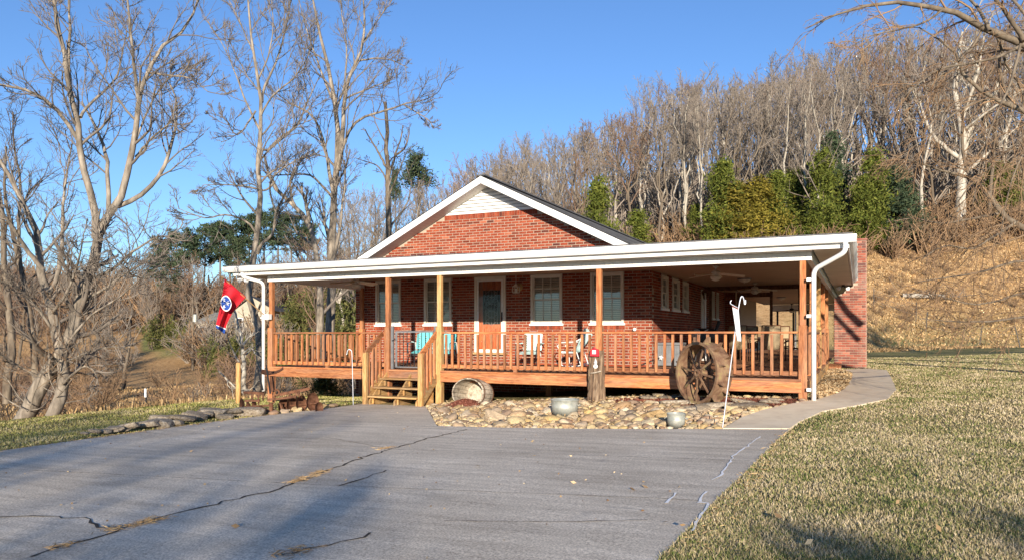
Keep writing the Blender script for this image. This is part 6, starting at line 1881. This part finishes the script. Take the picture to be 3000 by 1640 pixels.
def evergreen(name, meshes, p, h, wid, label, cat, group, bark, leaf, sink=.2):
    t = bpy.data.objects.new(name, None); COL.objects.link(t)
    t.location = (p[0], p[1], p[2] - sink); t.rotation_euler = (0, 0, random.uniform(0, 6.28)); t.scale = (h * wid, h * wid, h)
    tag(t, label, cat, group)
    for nm, me, mt in zip(('trunk', 'crown'), meshes, (bark, leaf)):
        if not me.materials: me.materials.append(None)
        o = bpy.data.objects.new(nm, me); COL.objects.link(o); o.parent = t
        o.material_slots[0].link = 'OBJECT'; o.material_slots[0].material = M[mt]
    return t
CED = [cedar_mesh(300 + i, wid=[.21, .17, .25, .2][i]) for i in range(4)]
for i, (px, d, top, w, leaf, lb) in enumerate([
        (1757, 72, 522, .95, 'cedar_leaf', 'rounded green cedar just right of the gable slope'), (1868, 70, 618, 1.15, 'cedar_leaf', 'small bushy green cedar low behind the roof edge'),
        (2120, 76, 478, 1.15, 'cedar_leaf', 'broad green cedar at the left of the golden clump'), (2165, 74, 530, 1.5, 'cedar_gold', 'golden olive cedar in the middle of the clump'),
        (2225, 75, 520, 1.3, 'cedar_gold', 'second golden cedar right of the golden clump'), (2275, 76, 505, 1.0, 'cedar_leaf', 'dark green cedar at the right end of the golden clump'),
        (2412, 75, 448, 1.0, 'cedar_leaf', 'tall yellow green cedar behind the porch roof corner'), (2440, 80, 380, .9, 'pine_leaf', 'dark tall cedar behind the yellow green one'), (2385, 73, 610, 1.3, 'cedar_leaf', 'low green cedar beside the porch roof corner'),
        (2560, 73, 442, 1.05, 'cedar_leaf', 'tall leaning yellow green cedar above the chimney'), (2530, 72, 520, 1.0, 'cedar_leaf', 'green cedar directly behind the chimney stack'), (2625, 74, 478, 1.05, 'pine_leaf', 'dark green cedar right of the chimney'), (2665, 75, 540, 1.1, 'pine_leaf', 'shadowy cedar below the drooping twigs'),
        (2605, 70, 735, 1.6, 'cedar_leaf', 'low cedar bush at the top of the dry field'), (2330, 80, 500, 1.2, 'cedar_leaf', 'hidden green cedar behind the white forked tree'), (2930, 78, 470, 1.5, 'cedar_leaf', 'yellow green cedar behind the right edge twigs'), (2990, 80, 560, 1.4, 'pine_leaf', 'dark cedar at the right edge of the woods'),
        (1500, 80, 640, 1.2, 'cedar_leaf', 'cedar hidden behind the roof ridge'), (2040, 78, 600, 1.0, 'cedar_leaf', 'narrow green cedar left of the golden clump')]):
    d = {80: 74, 78: 73}.get(d, 67.5 + (d - 70) * .25); w *= 1.12
    p = gp(px, d); h = (HZ - top) / FOC * d + CAM[2] - p[2]
    evergreen('cedar_tree', CED[i % 4], p, max(h, 2), w * (.95 if h > 8 else 1.15), lb, 'cedar', 'cedars along the hillside woods', 'bark', leaf)
PIN = [pine_mesh(320, n=1900, first=.66, wid=.17, flat=.3), pine_mesh(321, n=1700, first=.62, wid=.2, flat=.3), pine_mesh(322, first=.8, wid=.15, n=1700, flat=.8, tuft=.02)]
p = gp(1236, 98); evergreen('pine_tree', PIN[2], p, (HZ - 448) / FOC * 98 + CAM[2] - p[2], 1.1, 'lone round topped pine on the skyline left of the gable', 'pine', None, 'bark', 'pine_leaf')
p = gp(1163, 95); evergreen('pine_tree', PIN[2], p, (HZ - 490) / FOC * 95 + CAM[2] - p[2], .45, 'small pine top behind the dead broken tree', 'pine', None, 'bark', 'pine_leaf')
for i, (px, d, top) in enumerate([(480, 128, 690), (520, 120, 672), (560, 116, 668), (600, 122, 655), (640, 118, 640), (680, 120, 648), (725, 122, 618), (775, 124, 612), (820, 120, 610), (858, 122, 622), (905, 124, 640), (500, 112, 760), (455, 115, 730), (700, 112, 690)]):
    p = gp(px, d); h = (HZ - top) / FOC * d + CAM[2] - p[2]
    evergreen('pine_tree', PIN[i % 2], p, h, 1.0, 'dark green pine above the left valley, ' + ['first', 'second', 'third', 'fourth', 'fifth', 'sixth', 'seventh', 'eighth', 'ninth', 'tenth', 'eleventh', 'lower left', 'lowest left', 'low middle'][i] + ' from the left in its row' if i < 11 else ['low pine under the left end of the pine row', 'lowest pine at the left end of the pine row', 'low pine under the middle of the pine row'][i - 11], 'pine', 'pines on the left skyline', 'bark', 'pine_leaf')

# --- shrubs: twiggy brush and small evergreens
def brush_mesh(seed, twigr=.006):
    r = np.random.default_rng(seed)
    n = 9; st = []
    for i in range(n):
        a = r.uniform(0, 6.28); dv = np.array([math.cos(a) * r.uniform(.2, .8), math.sin(a) * r.uniform(.2, .8), 1.0]) * r.uniform(.5, .85)
        t_ = np.linspace(0, 1, 6)[:, None]
        st.append(t_ * dv + np.cumsum(r.normal(0, .03, (6, 3)), axis=0) * t_)
    Pt = np.stack(st); Rr = np.tile(np.linspace(.016, .006, 6), (n, 1))
    c1 = sprout(r, Pt, Rr, 7, .5, 40, 5, .2, .2, .15, 1, .6, twigr)
    c2 = sprout(r, *c1, 4, .55, 40, 4, .1, .2, .2, 1, .7, twigr * .8)
    return cat_mesh('brush', [tubes_np(Pt, Rr, 4), tubes_np(*c1, 3), tubes_np(*c2, 3)])
BR = [brush_mesh(400 + i) for i in range(5)]
SH = []
for i in range(3):
    r = np.random.default_rng(420 + i)
    blobs = r.normal(0, 1, (26, 3)) * (.3, .3, .22) + (0, 0, .42); k = r.integers(0, 26, 2600)
    C = blobs[k] + r.normal(0, .085, (2600, 3)); C[:, 2] = np.abs(C[:, 2])
    V, F_ = tri_leaves(C, .06, r, .5, .4)
    SH.append(np_mesh('foliage', V, F_))
def bush(me, p, s, sz, label, mt, name='bare_shrub', group=None):
    o = bpy.data.objects.new(name, me); COL.objects.link(o)
    if not me.materials: me.materials.append(None)
    o.material_slots[0].link = 'OBJECT'; o.material_slots[0].material = M[mt]
    o.location = (p[0], p[1], p[2] - .1); o.scale = (s, s, sz); o.rotation_euler = (0, 0, random.uniform(0, 6.28))
    return tag(o, label, 'shrub', group)
bush(SH[0], onG(945, 1160), 1.1, 1.0, 'small green evergreen bush seen under the porch deck', 'olive_leaf', 'evergreen_shrub')
ns = 0
for k in range(400):                                          # brushy banks left and behind
    px = random.uniform(-150, 1060); d = random.choice([random.uniform(25, 50), random.uniform(42, 90), random.uniform(80, 125)])
    if 395 < px < 600 and 42 < d < 112 and random.random() < .9: continue
    if px > 690 and d < 33: continue
    if px < 690 and d < 32: continue
    if 600 < px < 690 and d < 44: continue
    p = gp(px, d); s = random.uniform(1.3, 3.2) * (1 if d > 40 else .8)
    bush(random.choice(BR), p, s, s * random.uniform(.8, 1.2), 'bare twiggy ' + ('near' if d < 45 else 'middle' if d < 80 else 'far') + ' thicket shrub on the brown bank ' + lwhere(px), random.choice(['brush', 'brush', 'twig_red', 'twig_hill']), group='thicket shrubs on the left bank'); ns += 1
    if ns >= 170: break
for px, d, s in ((640, 70, 3), (820, 62, 3.2), (870, 66, 3.6), (905, 60, 3.4), (950, 64, 4.2), (1010, 66, 4.4), (1060, 70, 4.5), (700, 75, 3.4), (760, 66, 3.4), (985, 56, 3), (1120, 80, 5), (845, 90, 5), (925, 95, 5.5), (1020, 95, 5.5), (560, 100, 4), (470, 105, 4), (1100, 100, 6)):
    bush(random.choice(SH), gp(px, d), s, s * 1.25, 'olive green evergreen ' + ('small' if s < 3.3 else 'broad') + (' near' if d < 68 else ' distant') + ' bush ' + lwhere(px), 'olive_leaf', 'evergreen_shrub', 'olive evergreens behind the porch')
for k in range(38):
    px = random.uniform(540, 830); d_ = random.uniform(82, 95)
    s = random.uniform(3.2, 6.2)
    bush(random.choice(BR), gp(px, d_), s, s * random.uniform(.8, 1.1), 'bare twiggy thicket shrub in front of the distant cream house ' + lwhere(px), random.choice(['brush', 'twig_hill']), group='thicket shrubs before the distant house')
for px, d, s in ((340, 29, 1.2), (40, 26, 1.6), (455, 38, 1.4)):
    bush(random.choice(BR), gp(px, d), s, s, {340: 'lone twiggy bush on the slope beyond the left lawn', 40: 'dark bush at the left edge below the big tree', 455: 'low dark bush under the green field'}[px], 'twig_dark')
# undergrowth along the foot of the hillside woods: nobody could count it
def scatter_stuff(name, meshes, pts, scales, m):
    Vs, Fs, o = [], [], 0
    arr = []
    for me in meshes:
        v = np.empty(len(me.vertices) * 3, np.float32); me.vertices.foreach_get('co', v)
        f = np.empty(len(me.loops), np.int32); me.loops.foreach_get('vertex_index', f)
        arr.append((v.reshape(-1, 3), f.reshape(len(me.polygons), -1)))
    for p, s in zip(pts, scales):
        v, f = arr[random.randrange(len(arr))]; a = random.uniform(0, 6.28); c, s_ = math.cos(a), math.sin(a)
        w = v * s; w = np.column_stack([w[:, 0] * c - w[:, 1] * s_, w[:, 0] * s_ + w[:, 1] * c, w[:, 2]]) + np.array([p[0], p[1], p[2] - .1])
        Vs.append(w); Fs.append(f + o); o += len(w)
    ob = put(name, np_mesh(name, np.concatenate(Vs), np.concatenate(Fs)), m); ob['kind'] = 'stuff'
    return ob
def low_brush(seed):
    r = np.random.default_rng(seed); n = 7; st = []
    for i in range(n):
        a = r.uniform(0, 6.28); dv = np.array([math.cos(a) * r.uniform(.1, .7), math.sin(a) * r.uniform(.1, .7), 1.0]) * r.uniform(.5, .9)
        st.append(np.linspace(0, 1, 4)[:, None] * dv + np.cumsum(r.normal(0, .03, (4, 3)), axis=0))
    Pt = np.stack(st); Rr = np.tile(np.linspace(.02, .009, 4), (n, 1))
    c1 = sprout(r, Pt, Rr, 6, .55, 42, 4, .2, .2, .1, 1, .6, .009)
    return cat_mesh('low_brush', [tubes_np(Pt, Rr, 3), tubes_np(*c1, 3)])
LB = [low_brush(440 + i) for i in range(5)]
pts = [gp(random.uniform(1560, 3100), random.uniform(65, 78)) for _ in range(200)]
scatter_stuff('undergrowth', LB, pts, [random.uniform(1.5, 3.8) for _ in pts], M['brush'])
pts = [gp(random.uniform(1560, 3100), random.uniform(76, 125)) for _ in range(300)]
scatter_stuff('undergrowth', LB, pts, [random.uniform(3.5, 8) for _ in pts], M['twig_hill'])
pts = [gp(random.uniform(-150, 1050), random.uniform(116, 270)) for _ in range(560)]
scatter_stuff('far_woods', LB, pts, [random.uniform(3.5, 9) for _ in pts], M['brush'])
# brush pile in the field
pb = gp(2700, 56); t = thing('brush_pile', pb, 'grey log and brush pile at the foot of the dry field', 'brush pile')
MB().tube([gp(2645, 56.5) + (0, 0, .15), gp(2700, 56) + (0, 0, .3), gp(2765, 56) + (0, 0, .2)], [.16, .2, .14], 8).build('log', M['bark_pale'], t)
b = MB()
for i in range(46):
    c = pb + np.array([rng.normal(.9, 1.0), rng.normal(0, .5), .15]); v = np.append(rng.normal(0, .8, 2), abs(rng.normal(.5, .4)))
    b.tube([c, c + v * .5 + rng.normal(0, .08, 3), c + v], [.03, .02, .01], 4)
o = b.build('branches', M['twig'], t); o['kind'] = 'stuff'

# --- trees and added cedars behind the camera: their shade lies over the driveway and the near lawn
CK = [('tall', -8.4, 26, 9.4, .9), ('tall', -5.7, 33, 10.6, .9), ('tall', -9.5, 38, 12.5, 1.0), ('tall', -7.0, 30, 10.4, 1.1), ('tall', -4.4, 26, 8.3, .9), ('tall', -.6, 22, 7.0, 1.0), ('tall', -12, 30, 10.5, 1.1)]
for i, (_, r_, back, h, w) in enumerate(CK):
    x, y = CA * r_ + SA * back, SA * r_ - CA * back + CAM[1]
    plant((i % 8) * 3, np.array([x, y, float(g(x, y))]), h, w * 2.1, 'bare tree across the drive whose shade falls on the concrete', 'bare trees across the drive')
for i, (r_, d_, h) in enumerate(((15.5, 9, 11.5), (19, 12, 12.5), (24, 10, 13))):  # unseen trees put in to throw shade on the far lawn
    x, y = CA * r_ - SA * d_, SA * r_ + CA * d_ + CAM[1]
    plant(3 * i + 1, np.array([x, y, float(g(x, y))]), h, 1.3, 'unseen bare tree added past the right edge to shade the far lawn', 'unseen bare trees added to shade the far lawn')
for i, (r_, back, h) in enumerate(((2.2, 11.5, 3.75), (3.7, 12.0, 3.85), (5.4, 11.6, 3.8), (7.2, 12.2, 3.95), (9.5, 12, 4.0))):  # unseen cedars, placed and sized to shade the near lawn
    x, y = CA * r_ + SA * back, SA * r_ - CA * back + CAM[1]
    evergreen('cedar_tree', CED[i % 4], np.array([x, y, float(g(x, y))]), h, 1.7, 'unseen cedar added behind the camera to shade the near lawn', 'cedar', 'unseen cedars added to shade the near lawn', 'bark', 'cedar_leaf')

# ------------------------------------------------------------------ grass
def blades(name, n, sampler, m, hgt, wid_px, parent=None):
    X_, Y_, D_ = sampler(n)
    n = len(X_)
    Z_ = g(X_, Y_) - .012
    a = rng.uniform(0, 6.28, n); lean = rng.uniform(.25, 1.2, n); hh = hgt * rng.uniform(.45, 1.25, n)
    w = np.maximum(.0025, wid_px * D_ / 734.0) * rng.uniform(.6, 1.3, n)
    dx, dy = np.cos(a), np.sin(a)
    b2 = a + rng.normal(1.57, .5, n); wx, wy = np.cos(b2) * w / 2, np.sin(b2) * w / 2
    base = np.stack([X_, Y_, Z_], 1)
    mid = base + np.stack([dx * hh * lean * .35, dy * hh * lean * .35, hh * .6], 1)
    tip = base + np.stack([dx * hh * lean, dy * hh * lean, hh * (1.05 - .35 * lean)], 1)
    W_ = np.stack([wx, wy, np.zeros(n)], 1)
    V = np.stack([base - W_, base + W_, mid + W_ * .8, mid - W_ * .8, tip], 1).reshape(-1, 3)
    i = np.arange(n)[:, None] * 5
    F_ = np.concatenate([i + np.array([[0, 1, 2]]), i + np.array([[0, 2, 3]]), i + np.array([[3, 2, 4]])])
    o = put(name, np_mesh(name, V, F_), m, parent); o['kind'] = 'stuff'
    return o
def samp_right(n):
    N = n * 4
    d = 4.2 * (34 / 4.2) ** rng.uniform(0, 1, N); px = rng.uniform(1850, 3060, N)
    r = (px - 1500) / FOC * d
    X_, Y_ = CA * r - SA * d, SA * r + CA * d + CAM[1]
    ok = ~inside(DRIVE, X_, Y_) & ~inside(PATH, X_, Y_) & ~inside(LEAFBED, X_, Y_) & ~inside(BED, X_, Y_) & (X_ > -2.0)
    pat = np.sin(X_ * 1.7 + 1.2 * np.sin(Y_ * .9)) * np.sin(Y_ * 1.3 + X_ * .4)
    ok &= rng.uniform(0, 1, N) < .72 + .25 * pat
    i = np.flatnonzero(ok)[:n]
    return X_[i], Y_[i], d[i]
blades('lawn_grass', 170000, samp_right, M['grass'], .047, .9)
def samp_left(n):
    N = n * 5
    d = rng.uniform(9.5, 25, N); px = rng.uniform(-60, 1080, N); r = (px - 1500) / FOC * d
    X_, Y_ = CA * r - SA * d, SA * r + CA * d + CAM[1]
    ok = ~inside(DRIVE, X_, Y_) & ~inside(BED, X_, Y_) & (X_ < -10.9) & (X_ > -16.5) & ((Y_ < -.4) | (X_ < -13) | (Y_ > 0))
    i = np.flatnonzero(ok)[:n]
    return X_[i], Y_[i], d[i]
blades('left_lawn_grass', 42000, samp_left, M['grass_l'], .05, .8)
def samp_field(n):
    N = n * 2
    d = rng.uniform(44, 76, N); px = rng.uniform(2440, 3060, N); r = (px - 1500) / FOC * d
    X_, Y_ = CA * r - SA * d, SA * r + CA * d + CAM[1]
    return X_[:n], Y_[:n], d[:n]
blades('field_grass', 26000, samp_field, M['straw'], .16, 1.3)
def samp_slope(n):
    N = n * 2
    d = rng.uniform(18, 60, N); px = rng.uniform(-60, 1050, N); r = (px - 1500) / FOC * d
    X_, Y_ = CA * r - SA * d, SA * r + CA * d + CAM[1]
    ok = X_ < -15.8
    i = np.flatnonzero(ok)[:n]
    return X_[i], Y_[i], d[i]
pts = [gp(random.uniform(2450, 3080), random.uniform(50, 67)) for _ in range(150)]
scatter_stuff('field_weeds', LB, pts, [random.uniform(.35, .95) for _ in pts], M['brush'])
blades('slope_grass', 22000, samp_slope, M['straw'], .2, 1.0)
# dry grass caught in the driveway cracks, a few dead leaves on the concrete and lawn
cl = []
for (x0, y0, x1, y1, n) in ((361, 1549, 472, 1523, 150), (309, 1560, 361, 1549, 40), (850, 1418, 955, 1381, 170), (1115, 1318, 1136, 1312, 40), (170, 1608, 215, 1595, 40), (800, 1632, 920, 1608, 70)):
    a, b_ = onG(x0, y0), onG(x1, y1)
    t_ = rng.uniform(0, 1, n)[:, None]; c = a * (1 - t_) + b_ * t_ + np.column_stack([rng.normal(0, .05, (n, 2)), np.zeros(n)]); c[:, 2] = g(c[:, 0], c[:, 1]) + .022
    cl.append(c)
flakes(np.concatenate(cl), .05, M['straw'], driveway, 'crack_straw', .07, .15)
ed = []
for a_, b_, n_ in (((-11.0, -9), (-10.95, -1), 500), ((-1.0, -10), (-.95, -3), 300)):
    t_ = rng.uniform(0, 1, n_); ed.append(np.column_stack([a_[0] + (b_[0] - a_[0]) * t_ + rng.normal(0, .07, n_), a_[1] + (b_[1] - a_[1]) * t_]))
ed = np.concatenate(ed)
flakes(np.column_stack([ed, g(ed[:, 0], ed[:, 1]) + .022]), .035, M['straw'], driveway, 'edge_straw', .12, .2)
dl = np.column_stack([rng.uniform(-10.8, -1.5, 240), rng.uniform(-11, -1.6, 240)]); dl = dl[inside(DRIVE, dl[:, 0], dl[:, 1])]
flakes(np.column_stack([dl, g(dl[:, 0], dl[:, 1]) + .02]), .016, M['leaf'], driveway, 'leaf_crumbs', .5, .2)
pix = [(690, 1550), (330, 1574), (1853, 1440), (1890, 1433), (1565, 1340), (1490, 1352), (1560, 1297), (1950, 1538), (1400, 1370), (1240, 1404), (560, 1326), (600, 1425), (1250, 1440), (1680, 1420)]
C = np.array([onG(*q) for q in pix]); C[:, 2] += .03
flakes(C, .03, M['leaf'], driveway, 'dead_leaves', .5, .3)
pix = [(2205, 1545), (2370, 1612), (2490, 1608), (2630, 1490), (2660, 1312), (2000, 1560), (2390, 1560), (2280, 1532), (2850, 1345), (2560, 1420), (2750, 1570), (2900, 1500)]
C = np.array([onG(*q) for q in pix]); C[:, 2] += .06
o = flakes(C, .034, M['leaf'], None, 'dead_leaves', .55, .6)
